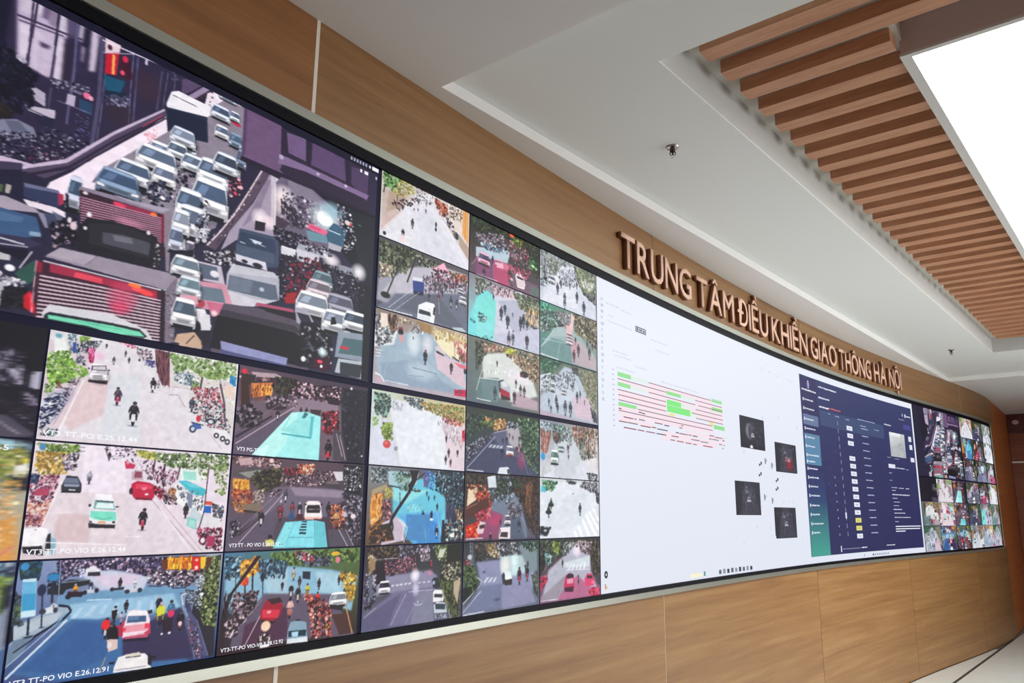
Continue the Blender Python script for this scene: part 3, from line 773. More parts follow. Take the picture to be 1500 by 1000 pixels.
p 8c8094 705 1117 881 1092 1016 1062 1018 1098 983 1115 704 1146
p a89cb0 811 1094 881 1092 1016 1062 986 1107 870 1112
p 34202e 707 1139 987 1119 1012 1410 972 1421 713 1287
p 8e2d4c 816 1137 968 1119 970 1157 815 1173
e f87830 956 1144 12 17
e e04060 837 1152 22 14
e f0e0e8 725 1149 8 10
p 8a7c8a 993 1109 1018 1073 1033 1509 1020 1503
p 7c1c38 983 1115 993 1115 1004 1317 991 1313
l c890ac 7 711 1185 844 1168 985 1147
l c890ac 7 712 1201 845 1183 986 1160
l c890ac 7 713 1217 846 1197 987 1173
l c890ac 7 714 1234 846 1212 987 1186
l c890ac 7 715 1250 847 1227 988 1199
l c890ac 7 716 1266 848 1242 989 1213
l c890ac 7 717 1283 849 1256 989 1226
l c890ac 6 718 1299 850 1271 990 1239
l c890ac 6 719 1315 851 1286 991 1252
l c890ac 6 720 1331 851 1301 991 1265
l c890ac 6 721 1348 852 1315 992 1278
l c890ac 6 721 1364 853 1330 993 1291
l c890ac 6 722 1380 854 1345 993 1304
l c890ac 6 723 1396 855 1359 994 1317
l 3a1c2c 4 711 1192 844 1175 986 1154
l 3a1c2c 4 712 1209 845 1190 986 1167
l 3a1c2c 4 713 1225 846 1204 987 1180
l 3a1c2c 4 714 1241 847 1220 988 1193
l 3a1c2c 4 715 1258 848 1234 988 1207
l 3a1c2c 4 716 1274 848 1250 989 1220
l 3a1c2c 4 717 1290 849 1263 990 1233
l 3a1c2c 4 718 1306 850 1279 990 1246
l 3a1c2c 4 719 1323 851 1293 991 1259
l 3a1c2c 4 720 1339 852 1309 992 1272
l 3a1c2c 4 721 1355 853 1322 992 1285
l 3a1c2c 4 722 1371 853 1338 993 1298
l 3a1c2c 4 723 1387 854 1351 994 1311
l 3a1c2c 4 724 1404 855 1367 994 1324
h f8a0c0 .5 877 1249 63 34
p 1b1a24 740 1303 821 1274 939 1271 977 1296 995 1516 717 1530 718 1374
p 26262e 747 1333 856 1276 959 1307 961 1451 832 1464 755 1463
p 4a4a56 793 1367 860 1344 955 1346 954 1431 797 1439
p 6c6a76 826 1364 889 1349 897 1386 834 1400
e f0e8f0 745 1279 8 15
e e8e0e8 945 1279 7 14
e e0e0e4 738 1374 6 12
p 28242c 963 1317 994 1323 1001 1513 973 1504
s 20 23 1 c8c8cc/28242c 968 1351 989 1338 995 1504 976 1502
p 9a8e9e 632 1621 671 1540 1065 1510 1055 1558 1020 1636 841 1630
p aca0ae 636 1608 671 1543 781 1538 753 1609
l 7c7080 6 753 1609 786 1535
p d8ccd8 628 1644 1021 1641 1055 1558 1062 1573 1022 1659 629 1660
p 3c1e2e 612 1653 1015 1650 1052 1990 620 2043
p 8c1c3c 610 1654 629 1665 629 1728 616 1724
p a02a48 648 1655 997 1659 1000 1717 903 1703 652 1706
p e0485c 725 1668 810 1669 812 1701 722 1702
e ff7838 918 1661 23 14
e ff5858 943 1684 35 14
e f84848 961 1692 24 16
l d8c0d0 10 625 1743 814 1724 1015 1719
l 2c1420 9 625 1755 814 1737 1016 1731
l d8c0d0 10 625 1768 815 1747 1016 1740
l 2c1420 9 626 1780 816 1760 1017 1752
l d8c0d0 10 626 1793 816 1770 1018 1761
l 2c1420 9 627 1805 817 1783 1018 1772
l d8c0d0 10 626 1818 817 1793 1019 1782
l 2c1420 9 627 1830 818 1806 1019 1793
l d8c0d0 10 627 1842 819 1815 1020 1802
l 2c1420 9 628 1854 820 1828 1020 1814
l d8c0d0 10 628 1867 820 1838 1021 1823
l 2c1420 9 628 1879 821 1851 1021 1835
l d8c0d0 10 628 1892 821 1861 1022 1844
l 2c1420 9 629 1904 822 1874 1023 1856
l d8c0d0 10 629 1916 823 1883 1023 1865
l 2c1420 9 629 1928 823 1896 1024 1876
l d8c0d0 10 629 1941 824 1906 1024 1886
l 2c1420 9 630 1953 825 1919 1025 1897
l d8c0d0 10 630 1965 825 1929 1025 1906
l 2c1420 9 631 1977 826 1942 1026 1918
l d8c0d0 10 630 1990 827 1951 1026 1927
l 2c1420 9 631 2002 827 1964 1027 1938
l d8c0d0 10 631 2014 828 1974 1027 1948
l 2c1420 9 632 2026 829 1987 1028 1959
l d8c0d0 10 632 2038 829 1996 1028 1968
l 2c1420 9 632 2050 830 2009 1029 1980
l d8c0d0 10 632 2063 831 2019 1030 1989
l 2c1420 9 633 2075 831 2032 1030 2000
l d8c0d0 10 633 2087 832 2041 1031 2010
l 2c1420 9 633 2099 833 2054 1031 2021
l d8c0d0 10 633 2111 833 2064 1032 2030
l 2c1420 9 634 2123 834 2077 1032 2042
h f05078 .6 882 1758 62 122
h f03060 .5 875 1829 44 55
p 2a1c28 1011 1640 1027 1644 1039 1995 1024 2000
p 7c7080 1027 1633 1066 1522 1076 1982 1043 2005
s 60 19 1 b0a4b0/544858/8c808c 1035 1677 1062 1579 1072 1959 1044 1970
p b8b8c4 424 1872 550 1820 538 1906 529 1980 433 2003
e f4f0f6 542 1739 14 20
e e8e4ea 516 1785 9 16
p 2a5048 560 1754 605 1657 615 1777 592 1820 556 1766
l e0d8e0 8 567 1729 595 1610
s 30 26 1 e0dce4/a8a4b0 512 1788 585 1792 583 1834 520 1835
p 191722 535 1858 597 1828 615 1901 606 1967 529 1980
s 40 39 1 16141e/22202c/100e16 530 1860 592 1830 600 1959 534 1978
p c01828 589 1883 605 1844 625 1938 625 1979 593 1952
p e8304c 602 1867 610 1857 622 1970 613 1974
l e0b0b8 6 610 1654 616 1973
p d8d4dc 647 1950 663 1901 856 1883 975 1937 996 1987 997 2021 645 1992
p 202830 653 1968 666 1947 859 1937 951 1941 980 1981 966 1998 650 2000
p 78d8b4 663 1966 860 1954 952 1958 971 1985 863 2003 786 1988 703 1989 664 1989
l 58b898 6 753 1969 894 1968
c 1059 1134 71 195 f0ecf2 8c94a4 0
c 1046 1267 57 193 b8bccc 566078 0
p 1a1624 1044 1344 1118 1301 1117 1352 1045 1379
c 1094 1439 117 157 e0dce6 6c7a88 0
c 1114 1577 98 157 c8ccd4 6a808c 0
p e0a0b0 1079 1644 1151 1623 1154 1684 1087 1689
c 1104 1766 97 214 e8e6ee 4a5868 0
p 0d0e24 1450 29 1998 18 1994 72 1451 66
l e8e8f0 8 1848 -28 1941 -30
l f0f0f4 15 1963 -31 1995 -27
l e0e0e8 13 1904 37 1937 35'''
ART['30'] = '''g 110f1c 110f1c 140f20 1a1626
p 0e0c18 1157 2 1984 -47 2031 991 1224 984
s 60 154 1 a8a0b4/241f30/181422 1312 601 1745 463 1817 788 1811 1110 1349 1144
s 26 130 1 c8c0d4/8c849c/201a2c 1596 519 1814 519 1809 656 1719 661 1704 825 1819 814 1822 1080 1731 1054 1622 931
p b8b4c8 1892 925 1925 806 1992 798 1984 1114 1937 1127 1895 1085
s 14 79 1 d0ccd8/80708c 1866 1147 1986 1382 1872 1464
p 181420 1843 779 1884 793 1859 1255 1886 1486 1846 1470 1830 998
s 60 112 1 15121e/2a2434/1d1928 1470 1209 1976 1438 1970 1784 1743 1650 1493 1556
e e0d0dc 1896 1647 8 16
e c8b8c8 1959 1723 7 13
e c8b8c8 1835 1603 6 13
e d0c0cc 1784 1557 6 13
p 4a4454 1267 1610 1741 1625 1991 1912 1942 1973 1300 2086
l c8bccc 18 1672 1717 1862 1935'''
ART['40'] = '''g 88a8b8 90b0bc c8a070 c89858
p 1c1c2c 1762 108 2096 -109 2009 849 1810 864
p 1a1824 1732 11 1981 -35 1962 74 1737 87
p 9cc4d0 1307 87 1844 16 1962 74 1967 153 1856 222 1322 303
l 1c2430 21 1856 14 1856 222
l 1c2430 16 1908 31 1929 159
l f0f4f4 18 1831 112 1861 97
s 90 150 1 8a9a48/6c7c30/b8b868/e0d8a0/4a5828 1430 262 1981 177 1968 595 1456 649
e f0e060 1943 359 25 62
p e8e4dc 1871 452 1981 386 1970 621 1869 631
s 120 87 1 c8a860/8c9840/e8d8a8/a07838/5c6830/f0e4c0 1468 159 1926 82 1948 1154 1535 1170
s 50 86 1 e8a060/f0c080/c88848/f0d8b8 1607 742 1929 668 1945 1285 1648 1376
p d89a50 1554 1460 1934 1285 1958 2019 1590 1995
s 30 85 1 c07838/e8b070/f0d0a0 1648 1376 1934 1285 1953 1933 1683 1918
l e06080 21 1826 1926 1942 1761'''
ART['50'] = '''g 6078a0 5c6c90 385080 2c4878
p 2a3048 1507 -10 1971 -35 1981 433 1529 379
s 60 134 1 3a6a9c/88b0c8/202838/c8d4e0 1504 -63 1972 -7 1968 459 1531 405
s 60 108 1 5a7030/8ca850/3c5020/a8b870 1823 227 1957 240 1974 837 1851 763
p 1d1c28 1911 398 1963 349 2013 1057 1986 1315 1916 1247
p 8a94a8 1860 922 1966 675 1967 1467 1893 1551
p 4a6a98 1578 1220 1962 1362 2000 2091 1621 1965'''
ART['31'] = '''g e0dce0 e4e0e6 e4dce4 e2d4dc
p e2dce2 187 76 865 -22 959 1961 132 1913
p e0c8cc 355 828 596 765 605 1400 279 1807 221 1687
p dcdce4 591 674 894 591 956 1892 560 1854
p d8c8d0 -12 192 381 75 366 421 391 684 177 1822 14 1929
p eef0ee 36 43 136 95 183 389 60 407
p 5a98ac 47 61 108 60 107 127 55 128
s 70 57 1.3 2a4458/40607c/c8d8dc/88a0a8/e8ecec 153 22 237 13 287 356 192 364
p 3c4c9c 209 180 239 148 249 346 224 376
s 60 58 1 80a848/a0c060/607838/c8d8a0 270 24 356 16 372 101 277 157
s 110 49 1 1c2430/586070/e0d8e0/a4a8b4/303848 296 105 469 44 454 188 372 328 264 319
s 30 48 1 303848/c8c0d0/585c70 257 388 343 383 341 564 254 545
s 50 67 1.6 c02860/e8509c/f0a0c0/801838 346 246 411 225 418 473 380 484
h f8b8dc .7 461 345 66 113
s 260 78 1 88b84c/a8d068/5c8834/c0dc88/486c2c/78a040 12 444 182 368 256 567 378 643 362 759 231 904 63 1012 20 873
s 50 65 1 d8ecc0/4c6830/80a850 19 399 201 339 208 470 37 545
s 40 63 1 a8c880/c8d8b0/587040 22 1001 94 1026 91 1156 27 1170
s 16 43 1 905038/604028 99 939 160 923 165 1030 115 1042
p b8b4c8 41 1167 267 983 276 1157 146 1614 19 1845 1 1514
s 160 55 .8 161830/24284c/d8dce8/3a4068/ecf0f4/181a30 34 1211 240 1077 213 1344 126 1618 29 1844 -1 1472
l 20284c 25 29 1297 164 1203
l 20284c 25 29 1487 153 1378
l 1a2040 29 27 1635 139 1488
l e4e8f0 15 26 1255 142 1165
l e4e8f0 15 31 1424 140 1316
l e0e4ee 15 24 1573 138 1467
l 30384c 13 105 1045 238 1034
l 30384c 13 101 1153 203 1152
s 50 52 .8 4c4054/e8e0e8/948898 229 861 321 793 224 1168 191 1132
l c09cac 17 314 861 132 1723
l f8f0f4 22 350 830 186 1799
l e4c0c8 9 276 1157 164 1760
s 30 54 1 202838/508070/c8d0d0 15 1762 175 1780 172 1907 24 1928
c 478 671 187 358 f8f2f6 c8c0cc 0
p 2a1c28 392 818 574 789 571 835 395 862
p 9c90a0 425 720 524 697 515 736 438 752
p 382c40 405 545 543 504 551 605 405 635
p d0c8d4 417 553 536 520 542 592 418 622
e 302838 383 607 9 18
e 302838 573 587 10 16
m 688 1052 375 483848 c04060
m 863 1350 506 241c28 e8e0e8
m 608 380 160 483c50 d0c0cc
m 523 118 105 302c40 48485a
m 717 205 130 483c50 907c90
m 757 323 130 403848 585064
e 302838 861 290 11 24
s 30 51 1 b02860/e8a0b8/f0d0dc 615 -7 792 -21 846 80 700 58
s 60 63 1 a88c9c/e8dce0/504858/c8b8c0 788 47 962 31 1043 330 1001 407 861 235
s 20 55 1 3c3878/605c98/b8b4d0 917 260 1017 251 1034 376 923 387
e 302c3c 863 287 11 25
p 6a4450 1011 14 1172 27 1195 284 1208 697 1129 728 1082 578 1037 331
s 90 73 3 3c2430/8c5058/a86870/4a2c34/784450 1023 32 1172 27 1208 697 1140 714 1045 372
p dcd4d4 1172 27 1980 3 1996 1686 1826 1709 1451 1102 1422 709 1209 718
s 90 90 1 e8f0e0/c8d8b8/f0ece8/d0b8c0 1252 378 1982 241 1980 901 1460 745
s 300 99 1 6c8c48/88a860/4c6838/b8c8a0/dce4cc/98b078 1173 49 1959 9 1983 264 1723 428 1493 377 1393 315 1253 400
s 70 82 1 506c38/7c9850/a8bc80 1491 310 1873 224 1854 417 1646 426 1544 408
s 50 80 1 607c48/98a870 1426 530 1525 549 1533 727 1458 701
s 60 66 1 384858/98b0bc/607888/d8e4e8 1231 428 1444 368 1500 533 1432 662 1263 617
l 4c4c50 45 1570 424 1541 927
l 5c4c50 50 1791 503 1861 926 1893 1426
p 2c84b8 1909 285 1991 309 1979 526 1902 451
s 10 47 1 2064a0/58a8d0 1903 310 1984 311 1979 526
p e8d0c0 1857 509 1980 549 1963 811 1867 740
s 120 67 1.2 b84058/803848/e0a8b4/50404c/f0dce0/c86878 1433 684 1756 604 1848 929 1645 1017 1516 910
s 220 63 .9 202430/50586c/c8ccd4/f0eef0/383c4c/88909c/a84058 1443 927 1848 929 1959 1415 1957 1691 1796 1600 1661 1419 1479 1185
e c83048 1567 1312 27 71
m 1478 1029 330 38404c 586878
e 283048 1512 1542 41 79
e c8d4e8 1512 1542 22 44
p 4464a8 1488 1404 1599 1429 1615 1515 1543 1549
l 202838 20 1488 1404 1637 1445
e 303440 1715 1342 51 67
e d8d8e0 1715 1353 30 40
p e8e4e8 1714 1477 1923 1513 1983 1688 1930 1695 1771 1626
e 282430 1797 1633 33 58
e e8e0e4 1797 1633 15 29
e 302834 1877 1690 34 63
e e8e0e4 1877 1690 16 29
e 282430 1938 1750 32 64
e e8e0e4 1938 1750 16 29
l 8c7880 11 1206 904 1309 869 1403 1112
l a89098 9 1221 726 1434 718
l b89ca4 11 1706 1591 1873 1906
l d0b8bc 8 1088 834 1346 904
m 1033 740 317 1c1824 e0dce4
m 1088 705 170 b8a8b0 c8bcc4
p e8e0e4 129 164 191 142 191 151 130 172'''
ART['41'] = '''g e4dce4 ecdcec e4d8e0 d8c8d0
p f0e4f0 398 -6 819 -13 871 857 429 883 443 394
p e2d4da 263 864 871 857 940 2000 301 1859 158 1436
p d8c0c4 275 1237 579 1248 564 1740 232 1707
s 90 70 1 5c7838/7c9848/3c5428/a8b868 10 41 378 18 386 144 285 196 94 174
s 260 66 1 c89848/e8c070/a07430/786830/d8b878/907838/f0dca0 8 183 274 176 254 366 305 529 159 619 38 524
e 5088b0 67 95 29 65
s 90 50 1 302838/c8b8c8/786878/504458/f0e4f0 235 201 387 165 383 462 303 509 244 367
e 181420 353 273 11 42
e 181420 363 395 12 29
e 201828 383 250 9 29
l 8c949c 19 381 64 433 58
l 8c949c 19 385 133 443 127
s 240 57 .9 a04868/d08098/382030/e8c0cc/783048/f0dce0/58304c -7 567 246 574 209 967 141 1151 19 1027
s 50 52 1 283454/5c6c90/1c2438 2 566 70 583 68 725 11 726
p b04060 73 805 171 824 167 926 32 927
s 130 57 1 d8906c/e8b090/c06850/f0d0c0/a85858/f0c8b8 0 1027 136 1069 191 988 190 1152 148 1435 14 1427
s 60 48 .8 8c3c54/e8c8cc/602840 1 1207 138 1272 130 1455 15 1447
l e8b8c8 14 247 595 83 1310
l f8e4ec 29 267 677 220 988 148 1435
l d0989c 12 191 988 121 1312
p 201c28 266 739 443 756 443 862 274 874
p 30303c 302 571 401 577 445 713 450 851 273 853 271 739
p 6c748c 294 613 402 609 424 703 284 708
p 9098b0 285 718 430 718 422 767 293 764
l e8e4ec 19 337 817 394 824
l 0e0c14 29 278 853 443 857
m 509 582 257 a8a4b4 4c4858
p e8e4ec 542 1182 561 946 591 903 748 924 797 1167 816 1389 793 1476 559 1461
p 28202c 546 1396 802 1432 800 1498 555 1482
p f4f0f6 578 871 735 891 766 1034 586 1011
p 78a8a8 585 989 754 1012 791 1167 578 1145
p 384c58 591 990 759 1008 766 1034 603 1016
p e0f0f0 610 1033 756 1045 773 1145 593 1130
p 7cdcc4 553 1183 793 1200 808 1344 741 1363 606 1335 554 1290
l 48b090 13 603 1292 683 1339 759 1298
p e8e8ec 549 1289 606 1335 609 1400 554 1386
p 302c38 552 1354 580 1366 579 1394 554 1388
p 302c38 769 1365 798 1366 798 1406 771 1404
p e8a870 635 1362 707 1370 707 1405 637 1397
l c8a8a8 13 610 1411 767 1426
l 282430 15 567 1425 791 1445
e 302838 542 1085 13 26
e 302838 800 1105 18 13
l f4ecf4 15 439 -32 815 -79
p f4f0f4 -2 1486 150 1466 210 1501 236 1605 185 1743 168 1782 5 1765
p d0d4dc 210 1501 255 1586 275 1753 265 1937 197 1948 180 1743
p 242430 205 1582 229 1564 246 1852 197 1857 196 1683
p 88b8c8 237 1626 280 1671 284 1918 255 1935
p 1c1824 6 1785 167 1772 187 1937 21 1886
s 20 40 1 584c5c/1c1824 17 1806 159 1802 165 1904 31 1887
e 886878 98 1502 9 10
l f8f0f4 16 189 1719 928 1802
l f0e4ec 10 244 1225 416 1200
l f0e4ec 10 258 947 453 936
s 40 53 1 302838/d8c8d8/786878/e8dce8 604 12 808 -11 821 211 765 238 652 248
m 672 180 175 201828 605468
p d8d0dc 710 177 796 180 794 236 719 231
s 80 59 1 302838/e0d0dc/987890/f0e4f0 808 11 952 40 1103 93 1119 577 985 583 906 474 823 255
p c83058 823 255 932 314 925 394 843 399
e e090a8 859 285 16 31
p c8a8b4 905 451 1011 422 1035 604 914 609
p 8c4860 940 438 1013 445 1014 559 935 563
p c01c40 918 676 975 617 1111 647 1167 737 1164 899 1143 969 958 946 916 834
p e03c5c 966 674 1113 681 1143 761 960 765
p f08098 1018 741 1079 728 1070 786 1034 791
p 801830 969 923 1141 934 1138 980 972 968
e 40182c 920 811 19 63
e f0d8e0 1081 865 20 21
p 8c1838 1166 726 1231 759 1253 899 1229 922 1161 853
s 60 56 1 c82848/501828/e88898/301824 1137 669 1257 758 1281 946 1217 946 1161 853
s 120 73 1 a8a848/c8c068/788038/d8cc88 916 44 1151 65 1147 205 996 172
s 330 82 1 607848/88a068/3c4c30/b8c498/dce0c8/4c6038 1126 68 1963 7 1976 209 1909 340 1591 313 1348 330 1175 249
s 60 85 1 587038/88a060/b8c098 1799 223 1976 209 1972 869 1847 770
s 60 73 1 587038/d0dcb8/f0f4e8 1456 346 1733 327 1718 551 1549 534
l 6c4858 37 1134 206 1119 577
l 503848 42 1240 267 1239 665
l 605050 38 1413 301 1389 565
s 90 61 1.4 603850/c8a0b4/281c2c/e8d0dc/a05070 1078 303 1379 399 1380 637 1254 712 1132 576
p e4f0ec 1415 349 1621 359 1666 627 1552 582 1429 563
p a0dcd0 1444 383 1596 398 1606 556 1469 562
p 40b8c8 1403 588 1497 572 1745 747 1710 871 1582 848
p 68ccd8 1458 598 1611 641 1672 724 1559 703
p f0f0f0 1368 661 1420 635 1511 801 1571 897 1710 871 1736 1290 1651 1287 1402 993
s 60 68 1.4 484858/a8a8b8/e8e8f0/787c90 1396 684 1708 847 1729 1191 1586 1139 1449 898
p 8088a0 1511 801 1582 848 1586 1139 1542 1090
p c8d4dc 1583 1091 1720 1265 1716 1436 1568 1284
p 8cccc8 1554 1283 1654 1335 1653 1554 1537 1451
p a8dcd4 1571 1332 1643 1384 1637 1505 1564 1452
l 483440 25 1743 252 1729 1191 1672 1629
p d0503c 1730 970 1817 982 1829 1057 1742 1044
p 2060b8 1722 1068 1811 1074 1814 1218 1730 1203
s 130 65 1 282430/687080/d0d0d8/483c4c 1819 1019 1970 1071 1946 1398 1851 1294
m 1522 1161 313 1c1824 302838
p e0dce0 1734 1265 1941 1322 1924 1522 1734 1486
s 220 65 .9 a02c50/301c28/e8d0d8/c86080/583040/1c141c 1664 1506 1968 1525 1982 1978 1804 1934 1709 1778
e 602038 1743 1756 43 89
e f0dce4 1743 1756 26 54
p a83058 1787 1662 1890 1695 1887 1869 1801 1885
s 60 61 1 c88058/e8b898/806048 1307 734 1386 732 1387 969 1317 898
s 60 52 1 281c28/b89ca8/584050 1202 690 1411 922 1406 1064 1274 1039
l b098a4 14 1143 969 1695 1996
l f4ecf0 21 1168 969 1616 1963
l c8a0ac 14 1189 899 1750 1978
m 1069 1322 434 1c1620 b83850
l f4ecf0 13 906 1650 1086 1654'''
ART['51'] = '''g 8090b8 a0a8b8 283c6c 384c80
p 6c98bc 367 570 1458 521 1737 628 1577 1097 536 994 293 1106
p 98c0dc 405 744 1467 706 1552 968 539 1051
p 3c689c 48 1741 505 987 1493 1202 1717 2059 408 1959
p 345c94 115 1707 539 1051 882 1127 848 1695 552 1893
p 342c50 989 1326 1571 972 1748 1943 1016 1858
p c8cce0 512 230 804 214 1204 330 1150 591 727 549
p d8c8dc 651 279 1102 315 1078 490 755 496
p 3c3858 307 -21 1801 36 1822 451 1189 358 771 181 467 223 358 402
s 420 76 1 241c38/584c78/c8b8d0/383054/e0c8d8/8c6888/14101e 307 -21 1363 48 1376 294 1206 361 834 189 467 223 355 346
p f0b020 1363 48 1634 55 1645 269 1374 263
s 40 93 2 f8d858/e89020/c84c18 1381 50 1634 55 1645 269 1392 266
p d82018 1643 49 1736 54 1743 377 1657 333
e f8e0d0 1699 260 19 38
e f8c8a0 1695 112 19 25
p f0c030 1736 60 1802 61 1804 290 1748 283
p 683020 1312 72 1374 80 1382 249 1321 241
s 260 74 .9 201828/584458/d8ccd8/907088/181020/f0e8f0 1184 267 1778 318 1693 495 1607 606 1443 580 1283 523 1178 476
p e8e4ec 570 182 643 120 709 201 721 275 590 284
p 302838 595 228 710 230 714 302 598 294
s 50 62 1 302848/c8c8e0 432 134 567 124 560 294 454 278
s 90 67 1 181c30/283c60/5878a8/101420 248 219 363 208 381 573 278 527
e 3c98d8 301 282 49 50
p 20242c 261 469 442 332 624 360 658 423 421 496 396 575 265 552
l 7c8494 17 371 376 624 355
m 503 510 227 e09020 402030
p 281828 438 527 573 551 570 635 428 623
e 201828 445 617 25 42
e 201828 552 589 23 43
m 637 462 201 282438 c8c8d4
p c8ccd8 564 521 695 529 682 584 590 582
e 201c30 589 567 21 40
e 201c30 695 548 20 40
m 911 448 206 181420 383040
p 303040 828 537 956 515 951 572 854 570
e 282838 840 550 22 35
m 1057 471 179 d8dce8 c8c8d4
p c8ccd8 966 560 1122 542 1126 617 986 637
e 282c3c 988 608 26 36
e 282c3c 1113 600 24 42
l 383c58 24 1198 540 1337 562
l 383c58 25 1445 611 1607 622
a c8dcf0 .55 483 983 557 816 602 810 528 992
a c8dcf0 .55 602 966 677 797 724 806 656 977
a c8dcf0 .5 731 936 787 804 818 810 779 961
a c8dcf0 .5 872 922 889 780 929 788 906 958
a c8dcf0 .5 1101 939 1101 776 1143 784 1143 948
a c8dcf0 .5 1238 997 1231 785 1262 791 1282 1006
l b8d8f0 26 611 699 846 720
p 9cacc0 25 1016 390 741 476 841 293 1106 46 1421 6 1437
p b4c0cc 25 1016 213 924 410 856 360 1011 154 1127 36 1232
l 14182c 39 361 741 458 776 487 858 431 971 199 1206 30 1390
p 6c8098 36 1232 199 1192 103 1490 2 1621 -17 1510
l 1c2034 22 46 1421 201 1233
l c8d8e8 38 12 1809 461 992
l a8c0d4 16 -47 1712 416 968
p 0f1020 -144 320 -43 -38 -8 -33 0 664 36 1232 -14 1299 -70 1258
s 60 80 1 6c9030/8cb048/c8d898/405820/101020 -123 217 -42 230 -26 819 -90 858
p 5c7040 -7 663 77 706 74 921 7 933
s 40 81 1 1c2830/485860/303c40 -4 450 90 682 92 1005 10 986
p 203448 -7 -6 195 20 182 319 29 294
s 30 82 1 305028/1c2c30/285068 13 -4 180 -10 179 264 26 240
e 3c88c0 52 82 36 65
p c8e4f0 49 284 159 274 190 878 70 893
p 68b0d8 51 325 159 329 182 782 70 786
p 3c98c8 60 515 169 521 182 782 72 786
l 1c2438 38 136 907 145 1179
p 141828 105 1201 191 1177 172 1213 124 1217
l 1c2038 25 223 517 249 1068
e 202848 215 474 37 94
p 182438 227 1063 277 1069 275 1085 232 1081
l 24283c 39 300 337 312 698
e 2c80b8 300 274 55 56
l 8898b0 17 344 11 369 792
l 90a0b4 11 294 5 300 172
e c8d0dc 333 771 32 61
p d8dce4 227 791 346 732 366 847 266 859
e 303448 243 821 29 44
e 303448 350 815 20 45
m 331 729 111 b0b4c4 707890
p c83c58 969 1263 978 1119 1246 1148 1267 1392 993 1415
p f0dce4 986 1267 1019 952 1084 936 1213 991 1249 1149 1238 1326 1125 1418 984 1398
p f4f0f4 1027 954 1203 975 1216 1052 1023 1026
p 3c5880 1023 1041 1204 1064 1210 1170 1016 1157
p 5878a0 1024 1047 1140 1060 1127 1122 1027 1115
p e898a8 983 1208 1232 1205 1238 1326 989 1326
p e83c58 960 1232 1017 1245 1012 1302 963 1297
p e83c58 1198 1197 1253 1209 1253 1284 1202 1288
p e8b8c4 1057 1372 1206 1363 1206 1423 1059 1416
p c05070 984 1398 1241 1386 1244 1447 995 1439
p 201828 1212 976 1263 972 1261 1031 1223 1039
p 1c1830 994 1430 1261 1451 1247 1507 996 1474
p b02848 918 1193 980 1149 992 1385 943 1373
m 994 859 237 18141e 40304c
m 890 984 323 d0dce0 283048
p 181420 856 919 916 902 903 1074 871 1067
m 958 1056 236 b0a8c0 a08ca8
m 822 1200 379 241c28 c8c8d4
e e02830 819 1147 45 87
m 884 1330 498 141018 d0a8a0
p 141018 824 1229 935 1226 953 1420 848 1393
p d8c0b8 841 1406 945 1417 953 1579 867 1614
e e8dce0 872 1506 23 53
p 181420 884 1156 908 1162 919 1222 887 1215
m 1326 878 336 181624 2c2438
m 1352 1050 459 c8c030 382848
p d8d838 1305 950 1390 921 1397 1059 1321 1104
m 1461 1011 402 406888 b02850
e d83060 1464 1073 36 68
p 281828 1368 1175 1489 1140 1484 1383 1398 1424
e f0e4e8 1384 1426 14 18
e f0e4e8 1464 1424 16 22
m 1574 1219 405 14121c 804050
e f0c8d0 1571 1280 22 44
l 302838 22 1518 1361 1627 1370
p 383c5c 1540 719 1611 700 1860 1943 1749 1959 1635 1171
p 7c90ac 1541 750 1593 697 1721 688 1706 748 1607 793 1607 979 1804 1583 1766 1574 1571 972
l c8d8e4 25 1703 701 1560 753 1587 944
p 24202c 1723 720 1825 515 1900 1985 1788 1642 1688 1119
s 50 69 1 c8b8c0/483c48/684050 1651 1112 1845 1656 1803 1927 1663 1363
p 302c24 1801 93 1981 26 1972 1421 1796 1252
s 560 87 1 3c4828/6c7c40/20281c/88945c/1c2018/50602c/a8ac80 1826 74 1970 69 1973 1443 1839 1347 1767 947 1771 520
p 5c3020 1813 73 1878 69 1838 314 1814 354
s 70 65 1 c8d0d4/303440/88909c/f0f0f0 1712 361 1805 417 1787 1080 1731 983
s 50 56 1 586070/181c28/a8b0bc 1602 663 1729 684 1731 983 1640 923
p 282430 1787 1336 1972 1421 1987 1965 1922 1969
p 4c4c74 1645 1009 1757 1244 1921 1947 1768 1969
l 8088a8 15 1620 1004 1768 1969
l 7078a0 17 1757 1244 1921 1947
s 60 60 1 d0c8d4/302838/605468/8c4050 1628 1174 1764 1373 1870 1954 1794 1976 1683 1524
p f0ecec 937 1893 969 1729 1073 1699 1224 1725 1289 1817 1306 2001 934 1979
p e0d8c8 1032 1702 1172 1690 1189 1754 1043 1755
p 302838 1040 1748 1192 1755 1190 1769 1041 1766
p 1c1828 1259 1734 1304 1791 1308 1972 1269 1930
p 1c1828 1296 1795 1357 1805 1342 1849 1302 1838
l 9c94a0 18 956 1942 1253 1956
p 181828 884 1792 940 1793 934 1835 889 1828
l a89878 20 848 1695 805 1941'''
